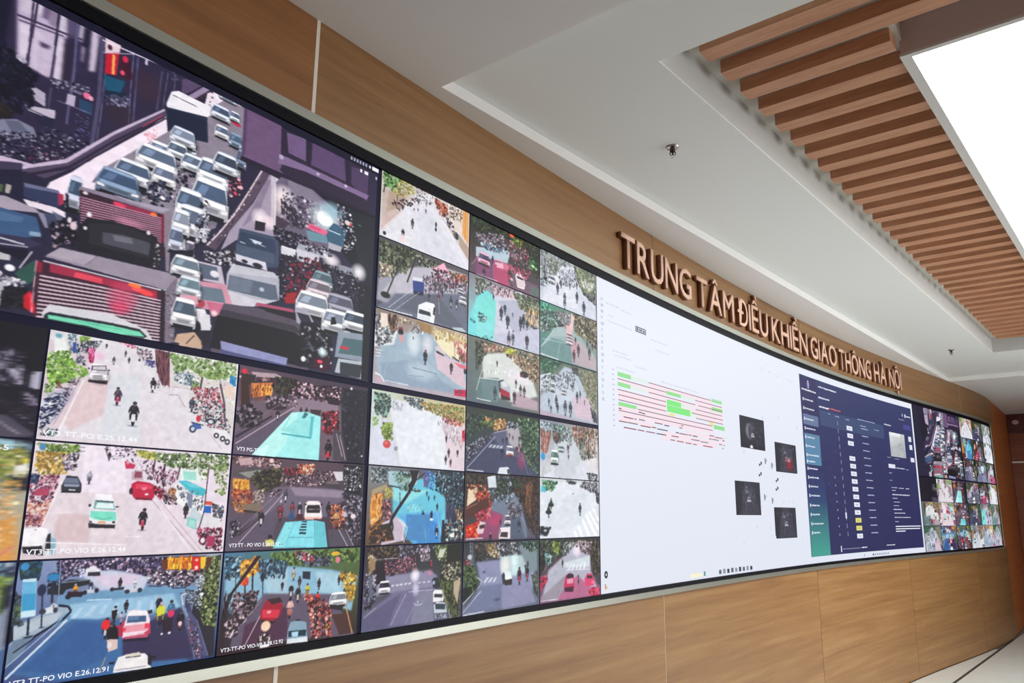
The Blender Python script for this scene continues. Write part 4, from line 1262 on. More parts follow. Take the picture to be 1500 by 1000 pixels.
ART['32'] = '''g 5c4858 3c3040 2c2430 584c60
p 6a5866 -11 827 1011 530 1551 580 1596 1985 -3 2130
p 8c7888 860 563 1491 467 1503 839 772 896
p 5c5064 -5 1554 772 896 339 1950 -9 1987
s 60 151 1 282028/d8a8a8/483038/80505c 8 198 502 103 849 249 420 431 36 375
p b8a0a8 158 119 501 64 648 142 207 219
p 302a2c 8 198 228 176 213 368 460 229 511 332 126 427
e e02838 70 136 35 59
p d88048 168 379 462 287 472 572 203 707
p f0a848 304 383 453 366 448 558 325 643
s 40 82 2 a05028/f0b868/703018 148 422 463 306 475 648 184 786
p 3c2420 32 265 119 242 189 934 61 1033
s 200 116 1 1c1c1c/303828/484838/14141a/583038 504 141 845 131 855 406 664 606 516 485 464 344
s 200 104 1 281c28/c898a8/583844/e8c8cc/14101a 797 182 1536 121 1520 503 1168 537 859 524 667 684
s 80 107 1 140f18/40303c/a890a0 382 630 664 606 673 838 414 889
p 342833 390 856 527 790 673 838 627 905 416 927
s 70 117 1 302430/e8d0dc/887084/58485c 662 529 859 524 816 731 694 756
p 281c24 1299 467 1519 461 1509 588 1330 584
s 220 125 1 141018/241c28/483848/887888/1c161e 16 968 186 860 351 1052 337 1280 97 1393 6 1262
l c8b0c0 22 25 1767 817 770
l 2a202c 43 19 1623 490 1065
l 807080 14 -6 1518 621 732
m 570 1011 267 181420 e0d8e0
m 813 672 219 c8b0bc 806878
m 907 850 197 241c24 48383c
m 991 854 238 241c24 603038
p 3c2c34 1046 784 1229 768 1206 894 1063 901
p a4ecec 251 1978 773 916 997 853 1221 932 1230 1998
p bcf4f0 272 1957 774 935 872 897 703 1683 571 2002
p 98e4e4 644 1383 900 990 1103 953 1082 1477
p 40a8b8 633 1423 1094 1455 1091 1495 647 1460
p 58c0c8 1065 960 1116 943 1095 1475 1056 1460
p 38787c 926 1025 971 858 1024 908 977 1016
l 60c0c4 15 752 1017 644 1383
p d0f8f8 251 1978 468 1712 432 1997
s 170 122 1 801828/c83848/301018/e88890/581420/201018 1243 806 1501 757 1514 1169 1383 1354 1273 1289
m 1352 1112 447 281418 981c30
m 1372 1721 567 18101a a01830
e e02838 1358 1865 27 48
p 48404c 1431 1182 1572 1243 1680 1978 1457 1957
l c8b4c0 21 1490 1297 1606 1861
l a890a0 29 1547 1330 1664 1938
p 1c1c28 1536 121 2003 95 1941 1997 1708 1975 1567 1078
s 60 126 1 14141e/28283a/3c3c48 1538 163 1973 102 1910 1957 1667 1563
e e8e0e8 1706 101 20 38
e f0f0f4 1943 1805 15 21
e a09ca8 1697 1643 14 21'''
ART['42'] = '''g 604c58 503c48 302430 5c5064
p 6c6074 583 622 1666 621 1663 913 1381 1108 1453 1297 676 1289 385 1459 329 1841 148 1831
p 948498 811 611 1668 670 1676 840 909 814
p 5c5064 72 1826 716 977 656 1422 587 1920 76 1889
s 120 89 1 302428/c89ca0/604048/e8c8c8/8c6468 10 21 663 24 673 207 366 210 33 193
p c0a0a4 77 58 260 18 269 173 112 208
p 504a4c 30 345 352 211 453 292 246 462 35 431
p 8c8c88 96 362 383 275 427 317 233 463
s 280 89 1 302c24/484030/201c1c/605838/181418 305 326 673 207 769 384 639 619 532 713 396 719 265 549
p e8a038 32 486 242 506 261 702 184 748 73 838 35 625
p f8c868 52 495 144 512 156 706 81 752
s 40 65 2 c87020/f0b850/a05018 39 496 237 528 237 746 72 817
s 110 69 1 903028/c85038/e88858/501c1c/a87048 27 711 288 723 304 984 50 1072
s 60 64 1 c88048/e8b080/805030 45 988 222 942 317 1200 109 1199
s 60 66 1 a89890/e0c8b8/605048 290 744 476 693 465 981 317 983
p 7c6c5c 188 1028 424 982 459 1113 424 1200 238 1200
p 382c2c 195 1135 422 1178 425 1222 198 1189
s 280 71 1 281c24/c8a8b4/e8d8dc/584048/14101a/a07080 673 207 1632 230 1643 475 1355 562 811 611 691 526
s 60 94 1 e8b088/c86040/f0d8c0/802830 901 96 1175 96 1155 312 943 326
s 60 78 1 601828/a03848/301018 731 203 907 212 885 353 738 340
l e8e0e0 20 501 153 642 153
l e8e0e0 22 1725 49 1931 44
l c8c0c8 17 1760 464 1914 466
l e8e0e8 14 1744 2016 1944 2024
p 443c44 1358 466 1576 454 1664 572 1668 658 1357 610
p 706468 1366 466 1560 460 1595 514 1369 514
p d8d0d8 1467 217 1631 205 1641 426 1542 432
e f0c8c8 530 59 31 50
s 60 63 1 14121c/302838/c8c0cc 30 1367 170 1369 183 1581 67 1743
s 40 67 1 c8b8c4/604c58/302430 532 713 699 684 679 820 554 846
l c8b0c0 19 139 1893 746 751
l 30242f 29 151 1685 480 1244
l 9c8898 11 168 1538 674 730
l 40303c 21 135 1621 415 1287
m 443 1308 391 201820 e0d0d8
m 705 1178 424 782838 903848
m 764 817 317 383848 e0d8e0
m 704 977 179 c8b8c0 806878
m 873 1110 340 802838 385890
e 2c5078 868 1280 44 77
m 983 1110 343 201c28 e0c8c8
p 482028 946 1224 1034 1224 1041 1361 937 1349
p f4ecec 1060 1293 1066 971 1109 924 1263 926 1296 968 1335 1296 1314 1342 1070 1339
p 281c24 1081 1110 1099 1017 1283 1015 1303 1108 1292 1202 1093 1202
l e8dce0 9 1104 1121 1287 1113
p f0b8a8 1068 1293 1327 1296 1322 1354 1078 1351
e 302430 1067 1005 18 23
e 302430 1316 1002 19 24
p 50303c 1205 1329 1376 1343 1379 1390 1208 1375
p 70ccd8 631 1966 781 1402 1207 1364 1380 1413 1447 1997
p 8ce0e8 658 1957 796 1414 911 1405 797 1955
p 84dce8 810 1934 926 1405 1208 1375 1245 1972
l 48a4b4 14 1215 1376 1246 1984
l 50b0bc 9 912 1416 807 1868
l 388898 11 850 1742 1234 1760
p 68c4d0 1225 1410 1373 1425 1438 1985 1268 1974
p 1c2430 1004 1632 1100 1636 1095 1681 991 1672
p 1c2430 1000 1565 1104 1568 1098 1602 994 1598
p 1c2430 1011 1497 1105 1504 1100 1540 1009 1533
p 1c2430 1023 1441 1105 1442 1101 1477 1017 1470
p 1c2430 1031 1389 1106 1390 1101 1419 1026 1411
e 386068 723 1896 8 13
e 386068 765 1891 8 13
e 387888 846 1537 9 11
s 300 81 1 a03828/d85838/301418/e89878/601c1c/c88868/281820 1472 1012 1667 1010 1705 1491 1595 1583 1476 1439
m 1428 1107 379 14101a 483040
m 1567 1345 523 c08858 803828
m 1534 1675 400 402430 e0d0cc
m 1665 1537 310 301c24 806048
s 260 97 1 181420/302838/686070/a8a0b0/221c28 1621 720 1993 707 1974 1934 1837 1879 1675 1203
p 141820 1640 31 1983 27 1961 758 1687 718
s 130 84 1 e0d8e0/383840/686870/14141c 1658 55 1950 80 1957 659 1683 620
e e8dce0 1845 1276 44 58
e c8c0cc 1701 1227 33 67
p 504858 1435 1578 1692 1586 1893 2001 1469 1975
l c8b8c4 21 1611 1584 1776 1994
l b0a0b0 22 1725 1587 1875 1976
m 587 1812 195 c0b060 c0b060
p d8d070 518 1787 642 1793 642 1924 533 1917
e 201820 582 1721 30 48'''
ART['52'] = '''g 487898 587838 30201c 2c1420
p 8cb8d0 22 121 750 311 1532 480 1973 670 1893 1455 1367 1178 673 1057 273 1303 49 1141
p a8ccdc 1281 498 1732 595 1681 1050 1359 954
p a8c8d8 515 496 866 409 887 924 611 881
p 605468 190 1596 558 873 1550 1029 1978 2025 927 1897 157 1894
p 4c2c44 330 1472 897 1180 925 1855 301 1894
s 140 104 1 3c6480/203040/90b8c8/c8d8e0 20 81 215 97 210 499 44 557
s 120 115 1 d88c28/f0b048/a06020/e8c868/805020 219 178 446 116 483 368 336 515 235 502
s 260 117 1 405828/688840/24301c/889c58/304018 602 44 1083 34 1954 46 1963 335 1526 296 1095 345 693 263
s 140 108 1 1c1c24/383c48/687080 1027 119 1523 203 1497 385 1095 345
e e8b830 1584 124 72 47
e e08090 1628 267 40 75
s 90 110 1.4 202c3c/6c98b0/344458 449 199 859 236 816 574 491 534
s 80 98 1 303038/e8d8dc/a84050 965 26 1268 137 1242 270 1001 205
l 202838 25 505 162 539 911
e 202838 522 537 26 100
l 1c1418 41 383 439 400 929
l 1c1c24 16 158 333 204 1289
e e05030 281 588 60 89
s 20 57 1 e87048/c03820 222 501 336 515 343 678 242 664
l 201418 32 293 671 315 1153
p 2a1c20 419 93 484 98 152 809 95 1111 82 1798 37 1823 23 1327 83 876
s 30 78 2 3c2828/181014 32 790 152 809 94 1573 51 1638
s 240 103 1 241820/483440/88707c/d0b8c0/181018 176 813 477 819 420 1254 280 1461 112 1462 130 1351
s 60 94 1 302024/c8b0b8 83 1340 273 1303 243 1686 98 1650
l e8e0e8 23 158 1665 198 1520
l c0a8b4 24 349 1868 537 1277
l a08898 16 280 1461 537 992
p a0182c 522 1233 591 1022 778 991 827 1167 794 1370 690 1471 529 1396
p d83048 546 1197 789 1244 769 1406 554 1361
p 382028 604 1003 778 983 824 1083 675 1119
e f0a0a8 641 1264 32 33
p 1c1014 542 1399 745 1483 692 1504 557 1443
m 955 505 304 a8a4a8 c8b060
m 801 742 213 181820 303848
m 932 867 344 201820 d8c8cc
m 1036 948 390 281c24 c8b8bc
m 1049 690 262 382838 584048
p 202838 1085 476 1205 490 1203 666 1091 630
m 1174 882 308 c8b830 907028
m 1346 774 269 201c20 502830
m 1339 1084 312 d82820 601818
m 933 1229 469 e0b0a8 c05858
m 1248 1244 527 b84838 501820
m 1349 1350 487 241820 802c38
m 1437 1411 401 c04858 481c28
m 1528 1785 534 b88048 603028
m 1352 1788 482 501c20 a02838
m 1211 1063 264 c04028 602020
s 160 97 1 301820/c85850/e8b8a8/581c24 1119 961 1557 1211 1581 1930 1274 1942 1225 1414
s 90 122 1 d8a838/f0d068/a07828/604820 1664 541 1936 618 1922 1274 1783 1158
m 1663 725 232 282430 483828
c 1667 1161 295 321 f0ecf0 7c8088 0
p 281c24 1526 1250 1755 1314 1742 1426 1545 1352
p 4a2c28 1566 1482 1894 1501 1908 1963 1710 1961
l c89868 32 1788 1297 1925 1967
p 88a4b8 919 1708 954 1528 1067 1510 1186 1578 1216 1970 915 1956
p 1c3444 933 1712 1192 1730 1188 1857 930 1836
p b0d8e8 976 1743 1076 1745 1072 1850 986 1837
p e0e8ec 920 1875 1213 1884 1223 1993 916 1969
l 1c1c24 30 1029 1502 1096 1516
e f0d0b0 608 1542 64 106
e 301820 599 1814 84 138
p d8c8c8 531 1718 568 1687 575 1848 544 1840
p e8dcdc 635 1723 683 1795 676 1874 649 1847
p f0f0f0 540 1919 669 1905 680 1964 555 1971
s 20 81 1 c8b8b8/301c24 542 1680 674 1712 683 1916 553 1922'''
ART['03'] = '''g c8c0b0 d8d0d0 e0dce0 d8d4dc
p e4e2ea 717 260 1103 -39 1998 1766 1983 2055 39 1978 37 1692
p dcdce6 750 756 1077 552 1828 1945 877 1941
p d0b8b4 35 1284 466 933 38 1855
p c8b4ac 30 551 162 503 140 1301 36 1529
p b8a090 162 503 574 270 437 867 113 1236
s 130 107 1 508840/305c28/70a858/24381c/98b880 39 13 403 -79 406 382 270 514 161 421 55 452
s 70 109 1 c8b878/e0d498/a09050/8c8850 404 5 715 -40 688 236 435 531 189 568
l 4c3828 33 330 516 331 724
l 302c20 41 81 352 51 659
s 50 101 1 281820/4c3840/c8a8a8 164 832 718 346 720 560 355 1002
m 451 837 210 301c24 483038
m 782 432 198 484050 585060
m 692 749 111 302830 504850
m 778 694 112 302830 504850
m 950 631 174 585c68 a8a8b4
m 954 387 174 888890 a0a0a8
s 60 87 1 e8d8dc/888490/605860/d0c8cc 716 3 1134 -59 1106 313 748 498
m 666 1215 342 303440 787c88
m 1187 928 222 181820 282c38
e 181820 1188 1083 22 62
m 476 1646 337 241c24 e0d0d8
p f0d8dc 402 1773 527 1681 515 1921 417 1933
e 181820 104 1879 32 57
p e08878 1197 77 1450 93 1420 338 1230 323
s 60 116 1 d06848/e8a890/903828/402820 1150 63 1450 93 1453 499 1294 551 1168 318
p f0e8e4 1449 3 1778 -24 1782 437 1485 479
p 302428 1516 256 1630 230 1614 309 1533 336
s 70 110 1 a08878/e8dcd8/c8b0a0/584838 1481 28 1948 9 1784 668 1485 479
p e8a860 1829 -10 1976 15 1986 1160 1819 833
l a06838 23 1778 -24 1785 852
l c07c40 19 1887 47 1895 976
p e8d8d4 1453 499 1816 463 1819 879 1620 947
s 40 109 1 302830/706468/e0d0c8 1356 378 1551 576 1753 1056 1621 1084 1423 699
p 303840 1652 883 1752 918 1720 1120 1670 1102
p b8a090 1719 891 1993 1203 1997 1672 1755 1240
l f4f0f4 31 1358 647 1964 1877
l c8b8bc 27 1168 362 1488 841 1962 1596
l f0dcd8 25 51 1787 466 933'''
ART['13'] = '''g 484c48 5c5458 68687c 484c58
p 686c80 14 1994 921 601 1845 331 1999 1936 883 2066
p 5c6070 467 1835 809 1148 1168 984 2000 1979
p a0a0b0 31 1185 714 699 209 1827 11 1795
p c0bcc8 480 729 1156 196 1970 143 1980 740 989 1190 65 1610
s 360 113 1 303828/505c40/1c2018/788060/202418/8c9070 29 105 704 47 973 79 679 347 569 809 55 893
s 120 107 1 303028/586048/1c1c18/a8a8a0 735 155 1277 96 1219 333 858 424
s 60 104 1 d8c8b8/a89478/60503c/e8dcd0 38 741 279 705 339 959 59 1172
l 28241c 48 267 912 313 1093 205 1546
l 2c2820 57 766 222 683 632 601 1039
l 38342c 32 422 716 285 1186
p 2c4084 723 900 924 827 944 1169 737 1243
p e0e0f0 710 824 923 765 925 868 717 923
p f0b0c8 1128 377 1399 36 1528 311 1281 387
s 130 109 1 e090a8/702c40/f0c8d8/483038/201c24 1127 294 1971 186 1976 527 1535 773 1133 708
s 80 102 1 c85038/e8b898/38402c/604038 1527 227 1971 186 1975 441 1594 492
s 80 92 1.6 241c2c/58485c/d8c8d8 922 683 1976 527 1979 697 989 1149
s 160 84 1.6 282430/c0b8c8/505060/7c4058 922 683 1973 314 1947 712 1414 955 1047 1039
p 2c4084 718 944 970 867 960 1204 737 1284
p 202038 736 1223 959 1162 946 1272 753 1318
e 1c2018 177 1599 96 88
p f4f4f8 836 1961 860 1579 1023 1416 1205 1406 1239 1621 1199 2036 837 2023
p 2c3038 877 1696 1118 1695 1135 1812 864 1825
p e0e4ec 865 1867 1135 1833 1108 2012 846 2019
p 24262e 1191 1516 1237 1496 1226 1752 1179 1731
m 1299 1154 292 582038 c03050
e d8e0e8 867 2051 24 25
m 1080 1231 248 302c38 605868
m 1212 879 208 302c38 d04060
m 1382 969 251 282830 483c48
m 1472 759 210 282830 483c48
m 1588 1172 379 303440 a8b0bc
m 1721 1198 338 303440 c8ccd4
c 1871 1003 191 255 e8e4ec 606470 0
c 1818 727 159 170 d8d4dc 606470 0
p b8c8cc 1632 1939 1869 1861 1983 1964 1681 2025
l d8dce4 16 239 1935 721 1189
l c0c4cc 16 354 1966 870 1203
l c8ccd4 17 1293 1178 1332 1665
l e8ecf0 28 28 2008 732 1944'''
ART['23'] = '''g 887870 c0a898 b8a8b4 b0b0bc
p a0b4c4 123 964 496 502 1125 265 2022 882 2046 1834 177 1853 53 1476
p 90a4b8 152 1446 950 1056 1454 1591 1979 1849 706 1891 154 1893
h e8f0f4 .8 786 658 170 445
h f0e8ec .7 1079 632 149 304
h d8e4ec .6 966 1423 402 328
p d8c0cc 1237 772 1887 923 2025 1682 1706 1526 1318 1248
p e0e4e8 13 1037 380 875 442 522 456 255 -2 582
s 160 100 1 303438/687078/e8e4e8/a8a8ac/484c50 -29 159 233 159 410 423 324 822 50 1024
s 60 109 1.4 482c20/7c5c48/2c1c18/a08068 229 87 447 89 436 413 310 572
p f0dcd0 97 105 229 87 260 407 121 498
s 40 89 1 c8b898/685040/e8dcc0 447 89 701 81 678 205 483 245
p 703030 461 366 543 334 567 531 486 561
e 181418 508 478 54 73
h f89088 .8 525 639 54 146
s 60 76 1 788088/e0e0e4/484c50 674 130 1055 56 1037 338 747 445
m 772 550 112 302c30 a8a8b0
p a07c4c 815 35 1147 59 1158 332 943 256
p f0e4c0 1181 126 2004 146 2022 882 1620 845 1421 672 1224 426
s 70 136 1.6 c8a870/f0e8cc/a08850/d8c090 1179 87 2003 104 2009 352 1222 387
s 60 121 1.6 c06060/e8c0c0/a84848 1667 267 2008 311 2022 882 1745 645
p d8c8cc 1248 652 1323 568 1487 730 1459 837 1300 791
p 303038 1282 719 1457 798 1459 849 1285 796
l 303038 47 1651 796 1819 883
l 705840 20 1686 341 1717 815
s 20 104 1.6 483030/a06858 1812 664 1948 661 1954 903 1818 863
p e07080 1688 943 2024 963 2027 1083 1824 1062
m 1040 989 448 181c24 303840
m 1634 1116 389 302028 584048
e 202428 1967 1140 34 80
p d01c50 1713 1737 2009 1686 2014 1900 1718 1908
s 14 100 1 700c28/e05078/a01038 1713 1737 2009 1686 1997 1892 1734 1905
l f0f0f4 40 44 1718 146 1758 231 1907
l c8c8d4 10 253 1416 221 1738
l e8ecf0 21 31 1118 157 1094
l e8ecf0 21 35 1187 136 1178
l e8ecf0 20 28 1276 128 1262
l e8ecf0 20 254 1867 705 1874
p c8a8b4 46 1752 150 1826 207 1930 46 1955
l 687c90 18 764 1371 1052 1381 1323 1399
l 7c90a4 14 692 1609 1030 1554'''
ART['33'] = '''g c8d4c8 c8b888 e0d4d8 d8d8e4
p e6e8f0 355 202 1098 160 1995 674 1987 1986 617 1987 364 522
p e8eaf2 651 526 1426 536 1508 1895 688 1948
p d8dae8 29 783 418 769 568 1960 54 1984
p e0d0d8 1483 628 1993 602 2001 1984 1619 1952
s 160 99 1 507868/88b0a0/284038/c0d8d0/303c38 53 92 346 89 380 368 286 709 82 646
l a8b4b4 18 218 547 229 932
s 120 89 1 485458/90a0a4/c8ccd4/303438 585 66 1061 63 1010 375 726 253
s 260 100 1 708c48/a08048/c89858/506830/d8b078/8c5c30/a8a868 947 127 1952 91 1976 566 1485 466 1067 325
s 50 101 1 c86858/e8b8a0/804030 1485 466 1927 535 1929 654 1550 646
s 50 72 2 a8acb8/c8ccd8 401 184 618 278 595 465 409 470
s 90 95 1 a8b860/80a040/c8d088/607c30 234 868 419 832 403 1091 220 1155
s 60 88 1 607c38/8c9c50/3c5028/a8b060 181 1004 426 1087 433 1310 270 1304
s 20 93 1 90b870/6c9c50/c8d8a8 39 749 141 791 124 983 45 967
e d04848 324 1427 74 107
e e87868 309 1398 32 38
p 7c8090 472 1463 531 1471 530 1583 475 1574
l c0c4d0 19 426 1056 512 1617 569 1992
l f4f4f8 19 520 1039 640 1953
l b8b8c4 9 204 620 221 807
s 80 90 2 c8c0c8/f0e8ec/b0a0a8 1319 591 1880 801 1947 1322 1716 1215 1431 776
s 30 70 1 c06070/502838/e0a8a8 1453 496 1761 540 1763 681 1483 628
m 1560 1082 241 303038 503c48
e c83848 1969 963 47 142
p b82840 1923 794 1990 746 1995 1066 1927 1006
m 1623 1487 275 302428 805060
m 1828 1460 244 30282c 704850
m 1558 1701 273 302830 806068
m 1670 1774 240 402838 d82858
s 30 63 1 e0a0a8/c8b8c0 1769 996 1971 1035 1975 1247 1830 1233
l d8b8c0 17 1720 1423 1986 1951'''
ART['43'] = '''g 888c90 283038 282c40 604838
p 68c4dc 466 477 1349 148 1572 471 1599 1744 1045 2197 499 1405
p 58a8e0 608 1220 1479 1147 1503 2228 947 2191 809 1595
p 3c88d0 973 1408 1379 1411 1503 2228 996 2194
p 90dce4 466 477 999 572 1254 557 717 968 479 851
s 40 77 2 a0e8f0/d0f8f8/68c0d0 765 967 1110 957 1065 1152 746 1125
p a8c8d4 361 108 986 113 945 444 397 481
s 100 80 1 303840/687880/c8d8dc/484c50 56 45 404 40 370 358 216 463 71 412
s 90 77 1 688870/a8c8b8/304838 455 162 812 129 800 519 559 470
l 303030 31 374 483 1025 619
s 60 64 1 485850/283430/a0b8b0 582 469 1024 570 1001 637 610 594
p a89878 79 624 350 453 377 545 86 775
p f0b060 96 775 269 675 290 1253 86 1580 64 1046
s 60 108 2 e89840/f8d090/b86820/904c18 74 745 291 674 289 1223 86 1580
s 60 81 1 a8a050/c8b868/706830/d8d098 310 580 468 539 477 789 341 825
s 70 85 1.2 6c3040/b87880/301820/e0b0b0 275 858 458 913 453 1405 294 1344
p c8b8c8 297 1434 587 1282 735 1500 724 1901 297 2000
l e8e0ec 22 600 1344 712 1531 689 1900
l e0e8f0 19 636 1360 785 1594 817 1844
p 583820 62 1520 272 1344 307 1704 81 1988
s 40 89 1 382018/a86838/c88850 61 1491 341 1404 338 1943 79 1930
p 705c88 1060 40 1241 56 1199 427 1098 500
s 60 87 1 3c70c0/70b8e8/305890 1111 35 1321 82 1306 554 1149 497
s 420 103 1 1c2430/303c48/101820/48606c/88a8b8/182028 1320 49 2002 20 2001 863 1690 874 1359 551
s 110 103 1 182028/283038/6890a8 1578 742 2000 794 2006 1209 1752 1177
s 30 135 2 504870/302c50/283858 1582 944 1803 938 1757 1481 1621 1479
p 3c3028 1804 1007 2019 1071 2018 1960 1842 1549
s 50 102 1.6 a89078/403028/c8a888/281c18 1805 1075 2005 1140 2013 1620 1868 1414
l 241c24 98 810 64 892 318 780 680 580 1097 474 1344 419 1707
p 241820 810 64 984 47 941 314 873 514 806 711 773 456 842 322
l 201c20 32 605 84 692 173 814 194
l 201c20 29 905 350 1113 102
l 201c20 61 474 1344 505 1588 403 1887
l 2c2020 25 612 657 627 971 644 907
m 1166 660 164 182840 305070
m 1208 790 164 182840 305070
m 1332 769 166 183048 305070
m 1396 1015 232 102030 284868
m 1592 775 169 102030 284868
m 1098 1264 322 102038 183858
m 1276 1247 294 102038 183858
e f0f8ff 1274 1361 41 33
l 88c8e0 16 632 1245 1068 1242
l a0d8e8 13 1399 1115 1492 1740
m 1397 1639 293 101828 182848
m 1398 1701 361 101828 c8d0d8
p 4888c0 752 1233 1248 1230 1266 1947 773 1890
l 88b8d8 18 1144 1588 1183 1978
l a0d0e8 15 1425 1375 1527 1959
p 182030 1514 1375 1974 1377 1984 1981 1497 1958
s 60 112 1 c8d8d8/303840/6890a0/a07050 1544 1375 1974 1377 1983 1943 1615 1927
p 302820 64 1566 449 1439 541 1879 80 1956
s 40 99 1 a86838/382018/d8a8a0/583028 64 1566 454 1574 515 1878 79 1924
l 8c5c28 39 69 1696 322 1371
l d0d8e4 28 678 1372 790 1581 723 1956
p e8ece8 1672 1783 1793 1712 1795 1861 1704 1857'''
ART['53'] = '''g 302828 202c20 50506c 60607c
p 8c88a4 214 748 1264 671 1439 836 1386 1190 658 1143 225 1201
p 706c8c 33 1606 583 1131 1356 1113 1398 2047 552 1948 42 1949
p 5c5878 35 1669 709 1185 479 1963 42 1949
p 808098 1024 1203 1357 1185 1398 2047 906 2000
h fff4ff .95 975 778 108 210
h e8e0f4 .7 995 1128 81 209
s 200 100 1 2c2018/504030/14101c/786850/302420 57 20 634 20 615 326 88 346
s 120 92 1 302434/686078/201828/9890a8 609 18 1369 25 1258 309 1032 149 822 344 641 329
s 60 85 1.4 e8dcb0/a88c58/5c4428/f0e8d0 74 215 201 258 210 585 97 669
p 201420 158 385 370 372 405 839 219 943
p 9c7c5c 85 216 204 357 209 553 118 607
s 130 82 1 702838/a86070/301828/c88898/382840 369 339 1008 325 1013 607 776 685 402 707
l c8c8d4 13 180 322 640 312
l a898a8 14 691 299 709 540
m 975 462 162 282838 e8e8f0
m 1304 512 217 902838 e04050
s 70 72 1 f0e0ec/c0a8b8/786878 1032 114 1255 91 1289 420 1092 439
m 1141 710 85 302838 483c50
h f888a8 .5 1279 744 85 108
s 120 112 1 38402c/586840/182018/889868/c8d0a8 1370 61 1669 41 1643 489 1433 397
p c8ccb8 1489 142 1609 150 1551 370 1432 360
p 1c2018 1638 39 2016 20 1988 521 1643 489
p 282824 1523 478 1988 521 1969 2030 1654 1452 1499 916
s 160 105 1 c8c0b0/38382c/686850/1c1c18/a8a088 1524 552 1955 480 1962 1204 1740 985 1558 924
s 160 103 1.4 3c4828/586838/1c2414/6c7440 1470 949 1803 1031 1906 2017 1751 1983 1533 1286
p b8a88c 1803 1031 1960 977 1902 1645 1806 1330
l c0b8a8 18 1562 1217 1751 1983
l a8988c 19 1960 1053 1937 1986
m 404 806 79 302838 383040
c 389 1001 221 316 f0ecf6 201c2c 0
p 282430 498 669 573 678 562 743 476 749
s 150 83 1 201c2c/484458/889098/14101c/584468 18 659 237 751 229 1330 76 1553 28 1418
s 50 71 1 b8b0bc/e0dce4/504858 52 663 236 686 220 1008 82 954
l 181420 38 52 1485 228 1298
l b8b0c0 16 39 1670 255 1463
p 606478 98 701 167 710 180 1225 112 1213
p 282c38 1325 930 1381 865 1455 911 1516 1138 1356 1149
e a8b0c4 1368 1007 29 51
p f0ecf0 1358 1257 1386 1190 1547 1215 1594 1441 1580 1512 1362 1508
p 303038 1387 1298 1563 1327 1564 1418 1383 1386
p c8ccd8 1377 1582 1448 1506 1625 1556 1673 1820 1394 1798
p 30404c 1405 1551 1626 1593 1628 1738 1422 1697
p a8b0c0 1395 1834 1659 1854 1675 1966 1410 1926
s 30 58 1 e8e8ec/303040 1394 1798 1659 1854 1660 1963 1410 1908
a e8e4f0 .8 529 956 579 964 555 1010 506 1003
a e8e4f0 .8 616 952 667 960 642 1007 592 999
a e8e4f0 .8 692 946 743 954 718 1001 667 993
a e8e4f0 .8 781 942 833 949 803 996 757 990
a e8e4f0 .8 859 943 912 950 887 995 834 987
a e8e4f0 .7 1046 948 1101 956 1088 996 1033 988
a e8e4f0 .7 1142 947 1198 955 1185 999 1129 991
a e8e4f0 .7 1240 947 1297 954 1283 995 1226 988
l d8d4e4 14 838 1173 1357 1185
l c8c4d8 14 812 1202 527 1942
l f0ecf8 21 1049 1415 1042 1500
l e8e4f4 17 962 1468 1016 1530 1084 1532 1138 1501
l b0acc4 14 976 1539 814 1945'''
ART['04'] = '''g 24281c 283028 584854 5c4450
s 200 145 1 202820/303c28/101810/405038 0 23 896 -259 901 236 161 433
p 604858 32 1745 383 1153 910 1129 958 2102 36 2121
p b8ccd8 167 1047 1102 660 1028 1159 170 1426
p 804870 170 1379 643 1238 613 2041 175 1995
p b84870 643 1238 1068 1186 1077 2089 651 2069
p 705468 1071 1487 1950 1520 1954 1890 1077 2089
h e87098 .8 834 1322 192 198
h e898b0 .7 1108 1313 238 201
s 320 141 1 1c2018/303428/202818/485030/141814 160 244 860 -35 1420 -50 1977 -39 1970 1296 1726 905 1301 334 825 336 163 574
s 160 117 1 d8d0d8/302838/786878/402c38/a8a0b0 162 527 901 187 1062 635 751 679 165 858
s 80 117 1 e0e8f0/88a0b8/303848 165 811 905 633 1024 809 455 1011
s 180 112 1.2 282024/584850/c8b8c0/8c7880/a84058 979 235 1634 332 1727 1009 1430 922 1065 885
s 30 122 1 a8b030/68802c/384020 1177 107 1463 77 1383 384 1179 359
e e86038 1144 52 64 70
c 385 1368 326 432 e8a0b8 403c58 0
c 795 1295 229 246 f0a0b8 805068 0
p f0b0c8 719 1291 911 1228 913 1426 721 1463
m 613 1256 292 182038 304058
m 381 1829 336 383038 c8a0b0
m 1090 1525 553 482838 c83860
m 1153 1744 404 c0b0b8 583040
p f4e8ec 1251 1486 1311 1325 1497 1348 1555 1679 1524 1878 1317 1885
p 302030 1292 1463 1499 1477 1499 1554 1313 1554
p e0d0d4 1273 1602 1521 1569 1502 1812 1336 1823
m 1474 1205 308 502038 c03860
m 1247 1131 304 501830 c83860
m 1357 1118 255 402030 d84068
s 60 102 1 c85070/401828/e8a0b0 1028 1159 1728 1114 1646 1474 1070 1386
s 30 126 1 78c878/306838/204028/a8e898 1680 618 1896 594 1900 910 1726 957
e c8f8b0 1789 841 43 52
m 1874 1772 316 182028 304040
l b8a8b0 15 644 1336 631 1933
p 606c68 1734 1636 1974 1614 1977 1932 1694 1971
l d8d0d8 24 175 1995 764 1958
m 396 1820 289 282030 603850
l c8a8b8 19 67 1725 276 1266
m 613 1256 292 181c38 304868'''
